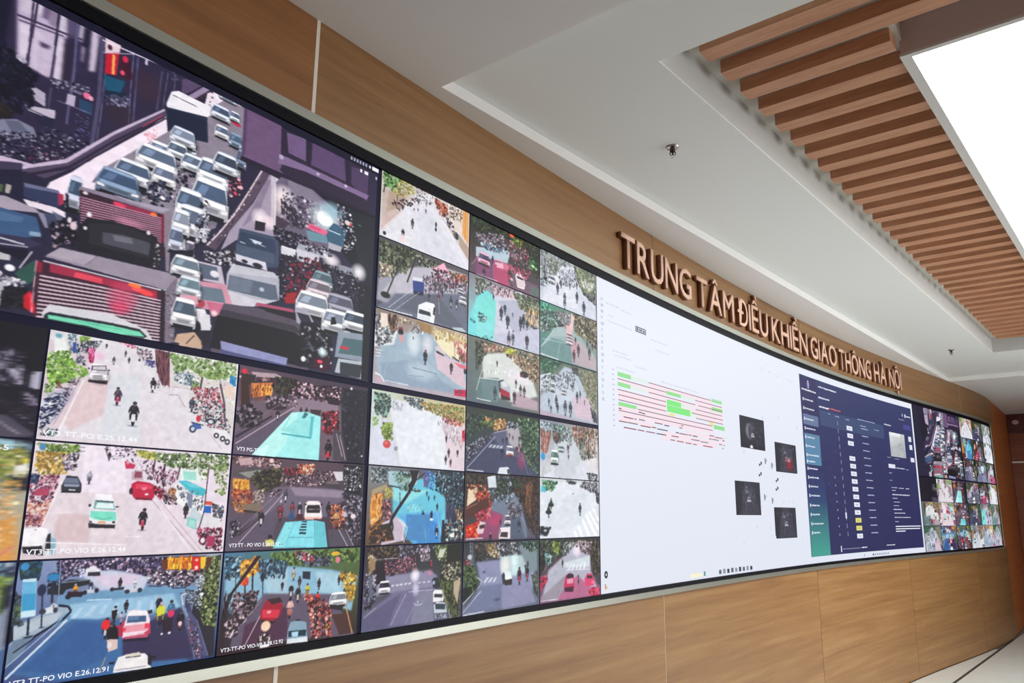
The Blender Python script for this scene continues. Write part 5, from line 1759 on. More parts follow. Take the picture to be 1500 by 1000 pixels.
ART['14'] = '''g 88808c a09094 c0c0d0 90e0dc
p 78dce0 9 1551 253 574 466 381 765 508 633 1998 18 2056
p a0e8ec 189 955 541 524 669 1941 379 1962
s 20 86 1 387888/58a8b0/203840 59 1488 480 1442 446 1587 95 1601
e 184048 297 1212 49 26
e 184048 306 1295 56 26
e 184048 293 1388 49 22
l 50b0b8 17 32 1924 595 1924
p d0d0e0 650 291 1438 -1 2000 1008 2000 1543 638 2435 657 921
p b8b8cc 766 599 1440 286 1956 1510 1324 1743
p e0c8d4 611 128 1274 79 1316 343 689 453
p 7ce0d8 186 782 396 594 729 617 669 1985 204 1985
s 140 106 1 485048/888c80/202420/c8c8c0 175 83 610 38 395 505 185 695
s 80 101 1.4 302830/e8c8d4/a88898 536 121 1273 32 1114 344 614 444
s 190 135 1 404c38/687858/202820/98a080 1193 118 2000 25 2000 420 1737 632 1400 589
s 80 145 2 e0b878/f0d8a0/a07840/504030 1524 486 2000 420 1978 1163 1610 1022
l 403028 29 1737 391 1716 882
l 8088a0 19 1568 1087 2000 1494
s 60 78 1 203840/408088/e0f8f8 262 1184 476 1178 481 1529 268 1573
e 184850 298 1233 49 22
e 184850 292 1345 56 26
m 652 516 225 302c38 605868
m 865 964 499 202430 404858
m 968 781 412 203040 485868
m 1049 1160 549 202430 404858
m 1190 892 186 484c5c 888ca0
m 1422 1098 516 182028 404858
m 1505 970 520 1c2830 405060
m 1610 1069 428 1c2830 405060
m 1085 1694 454 303440 a8acb8
m 1202 1604 413 383848 888c98
m 1620 1539 519 302830 585060
s 30 106 1 303038/686870 1738 1018 2000 1106 2000 1349 1825 1271
p c4c4d8 667 1765 2000 1057 2000 1928 669 1985
m 1085 1785 499 303440 c8a8b0
m 1203 1696 458 404450 888c98
m 1612 1637 565 302830 585060
l e8e8f4 14 1569 1134 1978 1743
p 88e0e0 197 1515 644 1418 632 1976 205 2028
s 30 86 1 e8fcfc/58b8b8/285058 204 1943 631 1867 614 2005 205 2049'''
ART['24'] = '''g 687068 a08870 606868 5c6c74
p d8dcd8 356 482 1054 203 1738 750 1943 1415 1177 1769 446 1614
p 5c7878 233 1265 834 1095 842 1846 245 1864
p 6c8488 335 1236 834 1137 805 1854 450 1855
p b8a0ac 1292 1400 1941 1593 1959 1899 1178 1895
p e4e0e4 943 678 1738 750 1653 1132 1175 1172
s 160 118 1 303830/485040/181c18/687058 209 112 637 42 428 543 228 1022
s 110 112 1 c0a890/786050/e8dccc/504840/a85c50 350 145 976 53 939 242 426 417
s 50 116 1 b8c030/d8dc60/788820 995 90 1290 33 1250 271 1016 304
s 260 127 1 a88c6c/584434/e0ccb0/302820/806850/c0a080 978 273 1957 -9 1968 957 1737 930 1451 610
s 50 110 1 384030/687058/c8c8b8 1210 16 1978 -16 1954 272 1330 200
s 60 85 2 f8f8f8/c8c8c8 399 929 1212 770 1174 912 436 1001
l f0f4f0 20 300 1225 835 1159
l f0f4f0 21 382 934 240 1626
m 770 645 214 282830 505060
p b8bcc8 835 1180 984 1096 1137 1311 1158 1731 877 1672
p d8dce0 872 1169 1003 1133 1080 1283 929 1365
p a82038 855 1385 1119 1486 1139 1735 877 1693
p 302028 876 1609 1139 1651 1139 1735 896 1750
p 302c34 816 1185 946 1106 946 1149 854 1217 875 1505 839 1556
e 281c24 1531 787 122 107
p 88302c 1410 844 1511 771 1491 866 1430 905
m 722 1585 453 303c44 607078
m 1299 1138 304 382830 c8b8bc
m 1430 1321 392 302830 c0b8c0
m 1538 1337 394 382c34 a89098
m 1253 1580 469 281c24 804850
l e8e4ec 13 1612 1098 1900 1425
l f0f4f4 24 245 1864 626 1875'''
ART['34'] = '''g 303830 303828 403c50 384058
p 404460 13 1822 601 853 1415 672 2000 1977 795 1991 47 1937
p 585c78 600 770 1068 517 1456 796 1584 1571 966 1216
p b0a8b0 1029 439 1372 373 1538 1048 1422 1239 1111 981
s 300 138 1 283430/182420/3c4c40/486050/101810/2c3c34 21 275 733 160 738 495 324 697 33 1028
s 80 117 1.4 b87840/e0a868/68482c/e8c890 454 262 1064 260 993 531 704 627 560 446
s 60 99 1 4c5c38/809058/283018 320 413 736 327 703 543 424 596
s 200 97 .9 14101e/504c60/d8dce4/282838/8c90a0 20 1229 429 882 706 793 466 1121 43 1700
s 70 95 1 d8dce8/202030/686c80 1027 268 1371 285 1335 511 1067 474
s 460 142 1 284030/406048/182418/587858/203028/84a078 1369 110 1958 77 1957 1936 1666 1650 1457 884
s 50 89 2 181c24/485850 1620 1213 1951 1350 1956 1801 1705 1558
a d8dce8 .8 622 1098 693 1087 624 1201 571 1196
a d8dce8 .8 711 1097 782 1086 730 1198 659 1200
a d8dce8 .8 800 1096 872 1085 827 1193 755 1195
a d8dce8 .8 891 1100 946 1091 921 1188 848 1190
l d0d4e4 21 743 829 46 1897
l f0d8e0 17 705 710 1068 560
m 930 1304 379 181c38 303858
c 1141 1234 211 342 f0e8ec 606478 0
p 802838 1042 1367 1230 1343 1223 1404 1050 1425
m 950 921 212 202030 383c50
m 1053 883 298 201c30 483c50
m 1126 721 172 302c3c 504c60
m 1222 791 173 302c3c 686478
m 1397 805 218 282838 484458
m 1335 1164 347 302028 c04058
m 1460 1190 394 302028 c04058
m 1399 1024 218 302838 604858
h d03860 .5 1464 1540 158 306
p dce4ec 813 2010 864 1796 1084 1753 1160 1831 1144 2025
p 304048 1067 1840 1160 1810 1143 1982 1087 1987
l b8b8c8 13 1462 1278 1669 1960
l 707890 13 1582 1351 1750 1953
l f0f0f4 24 47 1944 462 1958'''
ART['44'] = '''g 302420 302824 484860 503840
p 707c90 697 820 1356 502 1509 967 1660 1942 46 1946 562 1224
p 505c70 1355 927 1582 1980 1130 1959 1204 1222
p 8c4468 595 1064 983 1223 844 1946 172 1914
h d83c70 .6 770 1384 211 241
s 220 119 1 24201c/3c3430/585040/14100c 34 96 552 94 351 432 254 675 60 761
p e8d0b0 88 486 250 358 317 434 288 793 63 994
s 80 112 1.2 a85030/e0b080/602818/f0d8b8 54 371 554 339 627 741 525 985 321 792
s 110 120 1 b83028/703020/d86840/401810 286 595 625 498 664 1063 392 1146
p 502820 47 994 592 742 628 983 68 1340
l a86848 27 48 1052 323 890
s 200 116 1 485868/8898a8/202830/c8d4dc/303c48 552 94 1204 41 1166 722 732 860 591 581
e 28302c 944 314 175 209
s 90 100 1 28342c/586c60/18201c 763 160 1110 177 1092 599 766 654
p d8e0e8 552 94 763 35 800 406 589 418
s 300 137 1 201814/382820/583c2c/140e0c/483020 1166 45 1979 24 1959 1998 1740 1734 1470 882 1241 550
s 60 130 2 8c5c40/583828 1591 186 1792 172 1743 1307 1587 1051
s 60 103 1 384c38/182018 1166 87 1512 60 1472 367 1241 380
s 80 84 1 c8d8e0/384858/808c9c 1018 644 1241 550 1279 803 1055 892
p 602030 326 1224 527 1144 631 1304 361 1381
s 90 103 1 b82840/501420/e05060/c8a8b0 260 1186 663 1023 631 1304 363 1498
p c01818 41 1606 329 1419 334 1845 77 1910
s 60 107 1 f04030/f8a040/a01010/e82820 40 1568 395 1420 334 1884 77 1910
p e0c8cc 299 1690 395 1420 530 1461 465 1773 333 1787
p 40242c 380 1537 513 1500 497 1618 381 1646
l e8c8d0 20 680 982 562 1224
c 1093 1387 169 312 e8d8dc 584858 0
c 1003 1792 274 363 f0e0e8 604858 0
p f0e4e8 931 1629 1167 1594 1167 1961 872 1947
p 38303c 931 1749 1112 1755 1094 1917 896 1888
m 905 1446 202 301020 401828
m 652 1897 314 14101c 281828
m 1410 1557 417 202838 6c7488
m 1278 1222 292 282030 484050
m 1147 1056 249 303040 a8a8b8
m 1354 1096 295 282430 a8a0a8
m 1423 1137 253 282430 605868
s 120 84 1 282430/a8a0ac/504858 1092 808 1509 924 1469 1264 1204 1347 1093 1099
s 40 92 1 283038/d0d4dc/687080 1018 727 1166 722 1166 931 1055 892
l c0bcc8 13 1469 1222 1739 1946
l a8a4b0 13 1528 1137 1818 1949
s 40 93 1 201c24/484048 1508 1052 1741 1649 1662 1647
l f0e8ec 23 52 1928 467 1909'''
ART['54'] = '''g 282c30 303c38 60687c 70748c
p 8c90b0 316 561 1903 496 1766 1822 58 1948 441 1236
p 707898 58 1914 472 1240 1004 1225 975 1935
p 8c8cac 972 1293 1697 1297 1904 1913 975 1971
p b8ccd0 904 427 1903 459 1903 946 1295 1037 938 932
p 7c8c94 1359 92 1938 273 1938 949 1697 1001
h f0f0ec .95 1049 726 161 325
h e0f4f4 .9 1293 600 132 328
h c8e8e8 .7 1294 891 132 218
s 180 99 1 24201c/484038/141418/6c6058 251 -37 967 35 873 497 315 526
s 90 93 1 c8a888/e8dcd0/786050/a89040 557 84 903 31 905 499 590 405
s 220 87 1 303038/a8a8b0/e0e0e4/585860/1c1c24 744 59 1459 60 1393 388 905 463
s 110 104 1 203830/486050/101c18/88a098 1492 62 1938 47 1938 386 1560 288
l c8d0d8 21 161 -7 212 796
l b8c0c8 17 206 -5 257 800
e c8ccd0 158 410 54 69
s 30 83 1 902838/401820/d0808c 32 470 165 515 136 651 33 608
s 240 111 1 38502c/1c2c18/587040/101810/6c8850 18 642 256 661 380 1090 291 1359 55 1606
p 101810 9 1258 230 1214 172 1483 12 1669
l c8d0d4 28 334 981 456 1098 411 1233 12 1669
l 283038 24 381 1230 56 1743
l e0e4ec 17 442 1376 14 1907
a d8e0ec .85 578 1005 640 1011 548 1160 487 1154
a d8e0ec .85 687 1022 734 1027 662 1161 600 1155
a d8e0ec .85 796 1026 828 1029 775 1159 719 1153
h 304058 .8 506 857 55 42
p e8f0f0 1019 1011 1050 870 1180 900 1230 1104 1214 1247 1020 1227
p 283038 955 1005 1002 902 1035 977 1036 1246 988 1259
p 302830 1019 1119 1230 1122 1230 1303 1036 1300
p f0f8f4 1051 1068 1164 1061 1181 1135 1051 1140
m 1427 1049 549 38182c c02c50
m 1645 996 517 201c24 a04058
m 1662 739 259 182028 404858
m 1594 807 221 202830 485058
h 404860 .8 846 1670 114 57
l c8ccd8 15 1714 1077 1938 1843
l b8b0b8 15 1765 1008 1938 1397
p 303830 1765 1082 1955 1025 1956 1845 1834 1534
s 60 89 1 686c60/383c34/8c8c80 1765 1082 1945 1024 1945 1621
l a8acc8 11 956 1291 975 1935
l e8ecf4 24 29 1971 522 1951'''
ART['05'] = '''g a0a8b0 909498 b8c0cc d0d4e0
p d4d8e6 43 1688 639 337 1120 -2 1935 958 1999 1944 48 2113
p e2e4ee 639 390 1120 53 1339 1775 46 2006
s 260 140 1.2 8c9098/e0e4e8/50585c/b8bcc0/a8b0a0 0 0 1219 61 734 291 454 856 38 1262
e 304050 219 52 37 43
l 303438 48 166 293 152 1103
p 283038 105 1071 244 1007 223 1178 107 1204
s 40 107 1 303440/8c94a0/e8e8ec 13 1167 269 1157 179 1412 40 1422
c 385 1022 235 322 d8dce0 586470 0
s 80 140 1 8c9088/c8ccc0/5c6058 259 248 637 229 549 812 312 814
s 420 166 1 788068/a0a488/4c5444/b8b8a0/688060 1169 30 1949 52 1962 1059 1530 1081 1275 587
s 40 133 2 e8e4d8/f0f0e8 1422 408 1928 399 1881 757 1477 827
s 110 109 1.3 505460/c8ccd4/888c98 592 467 1221 226 1230 939 648 1092
m 587 1282 485 383c48 70747c
m 705 1066 325 404450 787c88
m 831 1554 489 404450 b8b8c0
m 834 1772 489 484c58 b0b4bc
m 1268 1307 495 282c38 586068
m 1018 978 273 404450 80848c
m 1267 811 330 404450 80848c
m 1522 1641 609 303440 606870
m 836 788 217 50505c 888c98
s 90 134 1 302c30/606064/a0a0a4 1480 1048 1986 879 1966 1338 1785 1248
l b0b8c8 16 1072 131 1129 764
l c8ccd8 22 1581 1114 1998 1832
l a8b0c0 21 18 1592 364 1167
l f0f0f8 22 934 853 851 1983'''
ART['15'] = '''g 409078 988878 889ca0 607c80
s 160 151 1 388870/60b898/204c40/98d0b8 22 66 356 75 354 532 43 752
p 98b0b0 43 1628 443 900 1109 552 1910 1390 1948 1961 43 1915
p 6c9090 21 1731 396 1216 1099 1230 1087 1996 21 1970
p b8a8b0 1005 1005 1400 1025 1959 1534 1948 1961 1088 1946
p a8bcbc 444 800 1010 589 861 1004 351 1182
s 220 131 1 303c38/88a09c/c8d4d0/184038/586c68 22 315 632 218 723 645 353 883 43 1095
p 506c50 354 633 444 648 443 850 353 833
s 150 136 1 b8a8ac/585060/e0d4d8/807880 493 172 1216 36 1206 674 816 712
p e0b8b8 866 591 1109 500 1103 919 885 995
s 360 151 1 504434/80745c/302c24/a89878/c0b8a0/687058 1117 23 1999 56 1978 830 1608 849 1204 779
p 302828 629 629 794 592 793 670 652 722
p e8c8c8 1066 96 1164 163 1106 710 1010 641
s 90 108 1 303834/788884/c8d0cc 22 859 352 933 174 1097 43 1144
s 200 151 1 504834/80745c/302c24/c0b8a0 1211 356 1991 334 1969 1157 1710 920 1406 707
c 981 935 214 207 e8c8d0 706068 0
c 978 1167 242 226 f0d8dc 807078 0
m 1141 1625 512 38242c 785060
m 1303 1369 520 302830 585060
m 1199 1040 313 302830 d86070
m 1629 1053 320 303038 505860
m 1710 1345 532 303840 687880
m 1823 1043 324 282c34 505860
h e88098 .4 1169 1360 148 258
l d0e4e0 19 43 1676 443 950
l d0e4e0 15 670 1272 573 1899
l d0e4e0 15 86 1372 1099 1230
l f0f4f4 29 21 1922 618 1959'''
ART['25'] = '''g 486850 687060 a8b0bc c0a8bc
p b8c4d4 28 1381 809 122 1191 164 1977 1754 1974 1954 23 1837
p c8d0de 436 549 1094 189 1375 1087 424 1666
p d4bccc 1082 1151 1780 999 1975 1904 1170 1853
s 280 139 1 285840/487858/184030/78a080/203c30 21 62 717 6 438 362 345 664 124 628
p d8dce4 15 656 347 479 341 1035 9 1203
s 90 111 1 303840/a8b4bc/e0e4e8/607078 14 747 437 455 476 1004 73 1280
s 120 105 1.3 404850/c0c8d0/808890 392 514 1191 164 1182 840 613 1066
s 380 129 1 6c7058/8c8c70/4c5440/a8a488/9c9484 1289 89 1999 50 1978 1654 1576 1043
s 50 116 1 303438/585860 1047 58 1289 89 1286 332 1092 285
l d8d8d8 24 1237 344 1979 1604
p 485450 412 671 527 572 436 549 344 711
c 408 973 163 326 d8dce0 607078 0
c 779 1051 178 189 e8e8ec 586068 0
m 526 1411 421 304048 687880
m 569 1636 375 283038 606870
m 290 1507 323 384850 789098
m 355 1725 278 303840 98a0a8
m 824 1585 569 404450 98a0a8
m 1004 1597 574 303038 a08890
m 1085 814 288 385058 c8d0d4
m 1242 1115 436 303840 a898a8
m 936 516 239 404850 888c94
m 1507 1253 196 504850 908090
m 1351 994 292 484850 888088
s 60 120 1.4 282830/606068 1723 1406 1978 1654 1975 1904 1820 1882
l e0e4ec 18 3 1750 338 1313
l e8e0ec 14 1171 1805 1771 1693
l c0c4d0 14 5 1568 249 1240'''
ART['35'] = '''g 8890a0 b0a098 d0d4dc e0e0e8
p dcdfe8 41 2062 411 1503 676 818 1141 754 1671 1185 1946 2052 40 2019
p ccd0d8 455 564 1050 470 1423 1163 1026 2006 496 1947
s 240 121 2.2 a86858/c8988c/845044/d8b8ac/704840 24 304 367 387 240 1109 52 1132
p e8e8f0 1 71 411 88 411 234 24 304
s 60 115 1 7c9098/c8d4dc/48606c 22 67 411 88 323 394 67 391
s 200 126 1.3 406058/88a098/283c38/a8bcb0/c8d0d0 366 97 960 135 861 598 542 789 411 571
s 50 115 1 684438/a87868/383038 411 331 679 382 587 735 454 754
s 320 153 1.6 a08878/685040/c8b8a8/383430/e0d4cc/905848 1057 66 2025 49 1931 1107 1621 1191 1333 827 1097 562
s 60 133 2 e8e4e0/d0c8c0 1645 376 2017 264 1910 1661 1719 1280
p e0dce0 1470 1256 1931 1107 1930 1808 1656 1680
l 283034 61 1633 787 1644 1238
s 90 139 1.4 384840/687870/a8a8a0 1239 690 1484 706 1569 1246 1373 1217
s 60 126 1 181820/484850/a0a0a8 1555 1736 1958 1756 1944 2100 1643 2067
e 3898d0 103 1284 70 126
l 7c8890 18 96 1398 100 1972
e 28a0d8 94 1218 41 63
p c8ccd0 57 1624 326 1465 368 1777 80 1930
c 462 1267 260 508 d8ece4 587068 0
c 675 937 198 238 c8d8d8 506868 0
m 755 540 244 384850 90a0a8
m 542 717 286 303c44 98a8b0
m 927 1193 239 485058 687078
m 913 882 388 484850 988890
m 641 534 194 384850 687880
m 1192 572 200 384048 585c60
m 633 1983 90 303840 506068
s 70 99 1.2 889098/e8ecf0/505860 772 218 1054 219 1045 816 859 793
l b0b4c0 14 540 1582 453 1994
l b8bcc8 15 1227 1233 1499 1979
l c0c0c8 15 1319 1417 1403 1937
l a8a8a8 19 367 954 40 1976'''
ART['45'] = '''g d0d8d8 c8c8cc d8dce4 dce0e8
p e2e6ee 36 500 596 76 1608 115 1950 623 1975 2023 21 1956
p dce2ea 160 716 1511 448 1508 1485 150 1827
s 110 133 1 488858/285838/78a880/c8d8c8/203c28 62 62 552 123 420 397 163 407
p 58c0d0 39 281 206 362 162 495 37 456
p 38a0b0 60 236 185 318 163 407
s 60 91 1 303838/a0a4a8/e0e0e0 818 19 1229 65 1136 162 908 150
e 383c44 1044 106 137 55
s 110 122 1 383840/888890/d0d0d4/585860 1464 29 1950 50 1925 433 1704 393 1275 224
s 40 124 1 202428/585c60 1876 387 1975 431 1975 815 1900 768
m 351 844 402 304038 505860
m 275 1091 446 282c30 505860
e 203028 350 889 86 80
e 202428 275 1135 94 71
m 1305 1013 467 282c34 606870
e 686c70 1079 485 28 18
s 70 134 1 202024/485058/88909c 4 1601 323 1651 234 1919 22 1867
e 1c2024 150 1759 136 116
e a8b0b8 171 1737 51 45
p ffffff 1582 1106 1654 1105 1975 1683 1975 1829
p ffffff 1485 1248 1557 1224 1900 1924 1825 1970
p ffffff 1342 1389 1422 1366 1677 1989 1594 2010
p ffffff 1199 1622 1270 1599 1435 2005 1354 2026
p ffffff 1082 1783 1152 1761 1221 2021 1137 2027
p ffffff 1728 1010 1791 985 1975 1345 1975 1466
l f8f8fc 24 1752 914 1950 1200'''
ART['55'] = '''g 303830 302c28 8c6080 7c4c6c
p b4b4c4 265 984 1059 296 1315 186 1664 624 1659 1128 1969 2009 44 1933
p 98909c 44 1785 808 1198 804 1946 44 1933
p b4688c 568 1869 1178 1240 1923 1918 1969 2009 606 1952
p d0dce0 730 795 1619 621 1615 998 729 953
h f8e8f4 .9 1185 384 170 287
s 330 125 1 28342c/405040/181c18/687860/141814 8 13 1061 93 852 486 494 618 266 524 44 584
s 70 133 1 788838/a0b058/485828 381 66 613 154 573 467 418 379
s 120 104 1.5 d8d8d8/888c90/383c40 733 120 1144 137 893 488 731 557
s 130 121 1.6 241c1c/483c38/100e10 8 505 191 519 117 1044 8 1107
s 50 100 1.3 98c8c0/c8e4dc/387068 154 440 379 532 341 761 191 748
s 300 144 1.4 2c241c/504434/141010/787058 1670 117 1994 86 1978 1331 1747 1305 1662 834
s 120 117 1 584850/a898a0/302830/e0c8d0 1187 98 1715 161 1620 579 1356 519
e 282830 1185 282 34 33
m 265 715 345 283c3c 98c8c8
m 371 724 270 282838 485058
m 709 792 276 282830 484850
a f0f4fc .9 973 856 1014 840 930 1052 881 1047
a f0f4fc .9 1076 857 1118 841 1046 1056 996 1051
a f0f4fc .9 1203 856 1233 839 1180 1058 1129 1053
a f0f4fc .9 1310 854 1353 841 1308 1059 1256 1053
a f0f4fc .9 1440 857 1484 840 1447 1056 1394 1051
l e8e8f4 20 808 1040 1615 1081
p c83058 8 1182 191 1128 265 1251 153 1464 8 1593
s 20 98 1 501828/e87890 8 1145 228 1170 117 1496 8 1556
p c8305c 746 1506 808 1198 971 1137 1074 1228 1092 1592 1008 1741 765 1705
p 282030 828 1240 889 1148 1053 1186 1073 1289 847 1322
p e898b8 847 1322 1052 1326 1051 1487 846 1480
p 401028 766 1587 1071 1590 1049 1767 765 1724
p e04070 1435 1393 1524 1217 1680 1235 1791 1478 1766 1643 1476 1645
p 402028 1524 1280 1702 1300 1724 1407 1523 1383
e f07898 1744 1535 64 50
p c02850 1563 1781 1743 1682 1972 1756 1969 2009 1605 1973
s 20 92 1 600c20/e86888 1608 1705 1949 1752 1946 1985 1628 1956
m 1228 1286 162 281828 503048
m 1227 1469 243 282838 d04878
p 404048 1839 1315 2001 1334 1996 1674 1859 1571
l e0a8c4 16 767 1351 567 1907
l f0ecf4 22 44 1915 567 1927
l c0b0b8 15 228 827 44 1111'''


Z6 = ZR; GAPV, GAPH = .0028, .0022
def feed_at(code, r0, r1, sa, sb, za, zb, w, h, seed, label=None, name='camera_feed'):
    img = paint(ART[code], w, h, seed) if code in ART else np.ones((3, 3, 3)) * .3
    return img, grid_mesh(name, sa, sb, zb, za, img, -.002, vw, label)
RES = {0: (60, 150), 1: (330, 170), 2: (250, 160), 3: (180, 130), 4: (130, 120), 5: (120, 110)}
IMG = {}
LABELS = {'31': 'bright street picture with a bicycle and a big tree', '41': 'picture with a mint taxi and a red car', '51': 'blue junction picture with a red and white car', '32': 'dark street picture with a long cyan bus roof',
          '42': 'picture with a cyan bus roof and a white car', '52': 'evening picture with an orange lantern and crowd', '03': 'pale empty road picture', '13': 'picture with a blue truck and a white car', '23': 'grey wet road picture', '33': 'white plaza picture with a red flower pot',
          '43': 'blue road picture with a leaning tree', '53': 'grey road picture with a white arrow', '04': 'magenta lit road picture', '14': 'picture with a turquoise bus at left', '24': 'picture with a red minivan', '34': 'dark tree lined road picture', '44': 'red lit narrow street picture',
          '54': 'picture with a hedge and a small van', '05': 'pale avenue picture', '15': 'green tinted road picture', '25': 'busy pale avenue picture', '35': 'bright street picture with a pale taxi', '45': 'white plaza picture with zebra stripes', '55': 'picture with red cars', '30': 'dark picture of a tree', '40': 'yellow green tree picture'}
for r in range(6):
    for c in range(6):
        if r < 3 and c < 3: continue
        code = '%d%d' % (r, c)
        za = Z6[r] - (.011 if r == 3 else GAPH if r else .0); zb = Z6[r + 1] + (.009 if r == 2 else GAPH if r < 5 else 0)
        sa = S0 + CW * c + (.010 if c == 3 and r < 6 else GAPV if c else 0); sb = S0 + CW * (c + 1) - (.010 if c == 2 else GAPV)
        w, h = RES[c]
        IMG[code], o = feed_at(code, r, r, sa, sb, za, zb, w, h, r * 7 + c, LABELS.get(code)); o['cell'] = code
IMG['0033'], o = feed_at('0033', 0, 3, S0, S0 + 3 * CW - .012, Z_T, Z6[3] + .009, 560, 470, 5, 'large picture of a traffic jam with two red trucks'); o['cell'] = '0033'

# ---------------------------------------------------------------- second mosaic at the far right: the same cameras in another order
def small(img, w, h):
    a = img; yi = (np.arange(h + 1) * a.shape[0] / h).astype(int); xi = (np.arange(w + 1) * a.shape[1] / w).astype(int)
    c = np.add.reduceat(np.add.reduceat(a, yi[:-1], 0), xi[:-1], 1); return c / (np.diff(yi)[:, None] * np.diff(xi)[None, :])[..., None]
S1, CW1 = 10.262, (13.295 - 10.262) / 6
ORDER = {'03': '03', '04': '34', '05': '05', '13': '43', '14': '44', '15': '45', '23': '53', '24': '54', '25': '55',
         '30': '30', '31': '31', '32': '32', '33': '13', '34': '04', '35': '33', '40': '24', '41': '41', '42': '42', '43': '34', '44': '14', '45': '15',
         '50': '25', '51': '51', '52': '52', '53': '35', '54': '23', '55': '25'}
for r in range(6):
    for c in range(6):
        if r < 3 and c < 3: continue
        za = Z6[r] - (.009 if r == 3 else GAPH if r else 0); zb = Z6[r + 1] + (.009 if r == 2 else GAPH if r < 5 else 0)
        sa = S1 + CW1 * c + (.012 if c == 3 else .005 if c else 0); sb = S1 + CW1 * (c + 1) - (.012 if c == 2 else .005 if c < 5 else 0)
        grid_mesh('camera_feed', sa, sb, zb, za, small(IMG[ORDER['%d%d' % (r, c)]], 34, 60), -.002, vw)
grid_mesh('camera_feed', S1, S1 + 3 * CW1 - .014, Z6[3] + .009, Z_T, small(IMG['0033'], 110, 150), -.002, vw, 'traffic jam picture on the far screen')

# ---------------------------------------------------------------- flat coloured shapes laid on the screen
def rects(name, L, off, parent=vw, label=None):
    """L: (s0, s1, z0, z1, colour) -> one mesh, flat on the screen, following its bend"""
    V, F, K = [], [], []
    for s0, s1, z0, z1, c in L:
        c = hexc(c) if isinstance(c, str) else c
        c0, c1 = c if isinstance(c[0], (tuple, np.ndarray)) else (c, c)
        n = max(1, int((s1 - s0) / .12)); i = len(V)
        for k in range(n + 1):
            q = s0 + (s1 - s0) * k / n; p = wp(q, off); V += [(p[0], p[1], z0), (p[0], p[1], z1)]; K += [c0, c1]
        F += [(i + 2 * k, i + 2 * k + 2, i + 2 * k + 3, i + 2 * k + 1) for k in range(n)]
    me = bpy.data.meshes.new(name); me.from_pydata([tuple(map(float, v)) for v in V], [], F)
    at = me.color_attributes.new(name='Col', type='BYTE_COLOR', domain='POINT')
    at.data.foreach_set('color_srgb', np.array([(*k, 1) for k in K], np.float32).ravel())
    o = link(name, me, M_SCR, parent)
    if label: o['label'] = label
    return o
desk = rects('desktop_window', [(4.309, 10.245, Z_B, Z_T, ((.875, .895, .945), (.905, .925, .968)))], -.003, label='wide white desktop window with a signal chart')
def Z(v): return EYE + v
R = random.Random(8)
# signal chart on the white window: green and pale blocks, pink bands, dark lines
G1, G2, PK, LN, PU = '8fdc8c', 'dce9e2', 'f3dfe8', '8c5668', '55303f'
L = []
for z, segs in ((.680, ((4.85, 5.70),)), (.652, ((4.51, 5.06), (5.46, 5.87))), (.626, ((4.85, 5.46), (5.46, 5.87))), (.596, ((4.51, 5.06), (5.3, 5.87))),
                (.572, ((4.51, 5.06), (5.3, 5.87))), (.548, ((4.72, 5.08),)), (.52, ((4.51, 5.70),)), (.492, ((4.51, 5.70),)), (.462, ((4.51, 4.9), (5.3, 5.88))), (.43, ((5.0, 5.88),)), (.405, ((5.0, 5.75),))):
    for a, b in segs: L.append((a, b, Z(z - .012), Z(z + .010), PK))
rects('chart_band', L, -.0022)
L = [(4.507, 4.65, Z(.676), Z(.699), G1), (5.705, 5.865, Z(.682), Z(.704), G1), (5.072, 5.26, Z(.652), Z(.672), G1), (4.507, 4.643, Z(.626), Z(.647), G1),
     (5.072, 5.26, Z(.596), Z(.624), '78e878'), (5.072, 5.38, Z(.556), Z(.594), '7ee67c'), (5.70, 5.87, Z(.628), Z(.65), G1), (4.51, 4.706, Z(.527), Z(.546), G1), (5.72, 5.89, Z(.515), Z(.54), G1)]
for g_ in L: rects('chart_block', [g_], -.0016)
rects('pale_block', [(4.65, 4.85, Z(.678), Z(.697), G2), (4.643, 4.83, Z(.628), Z(.645), G2), (5.26, 5.46, Z(.654), Z(.67), G2), (5.26, 5.42, Z(.604), Z(.618), G2), (5.38, 5.46, Z(.56), Z(.59), 'd8efd8'), (5.1, 5.17, Z(.535), Z(.551), 'e8e090'), (5.66, 5.72, Z(.535), Z(.556), 'e8e090')], -.0018)
L = []
for z, segs in ((.689, ((4.852, 5.694),)), (.663, ((4.507, 5.07), (5.46, 5.86))), (.636, ((4.852, 5.46), (5.5, 5.86))), (.608, ((4.505, 5.06), (5.46, 5.86))), (.582, ((4.51, 5.06), (5.4, 5.87))), (.556, ((4.51, 5.06), (5.46, 5.87))),
                (.530, ((4.72, 5.7),)), (.503, ((4.51, 5.7),))):
    for a, b in segs: L.append((a, b, Z(z - .0022), Z(z + .0022), LN))
rects('chart_line', L, -.0012)
L = []
for z, a, b, n in ((.476, 4.51, 5.3, 20), (.449, 4.51, 5.88, 30), (.424, 4.56, 5.88, 24), (.400, 4.95, 5.86, 20), (.515, 4.51, 4.8, 8), (.496, 5.0, 5.35, 8), (.466, 5.5, 5.88, 12), (.412, 4.6, 4.75, 3)):
    x = a
    while x < b:
        w_ = R.uniform(.02, .14)
        if R.random() < .72: q = R.uniform(-.003, .003); L.append((x, min(b, x + w_), Z(z + q - .0028), Z(z + q + .0028), R.choice((PU, '8c3c50', '707078', LN))))
        x += w_ + R.uniform(.0, .03)
rects('event_mark', L, -.0010)
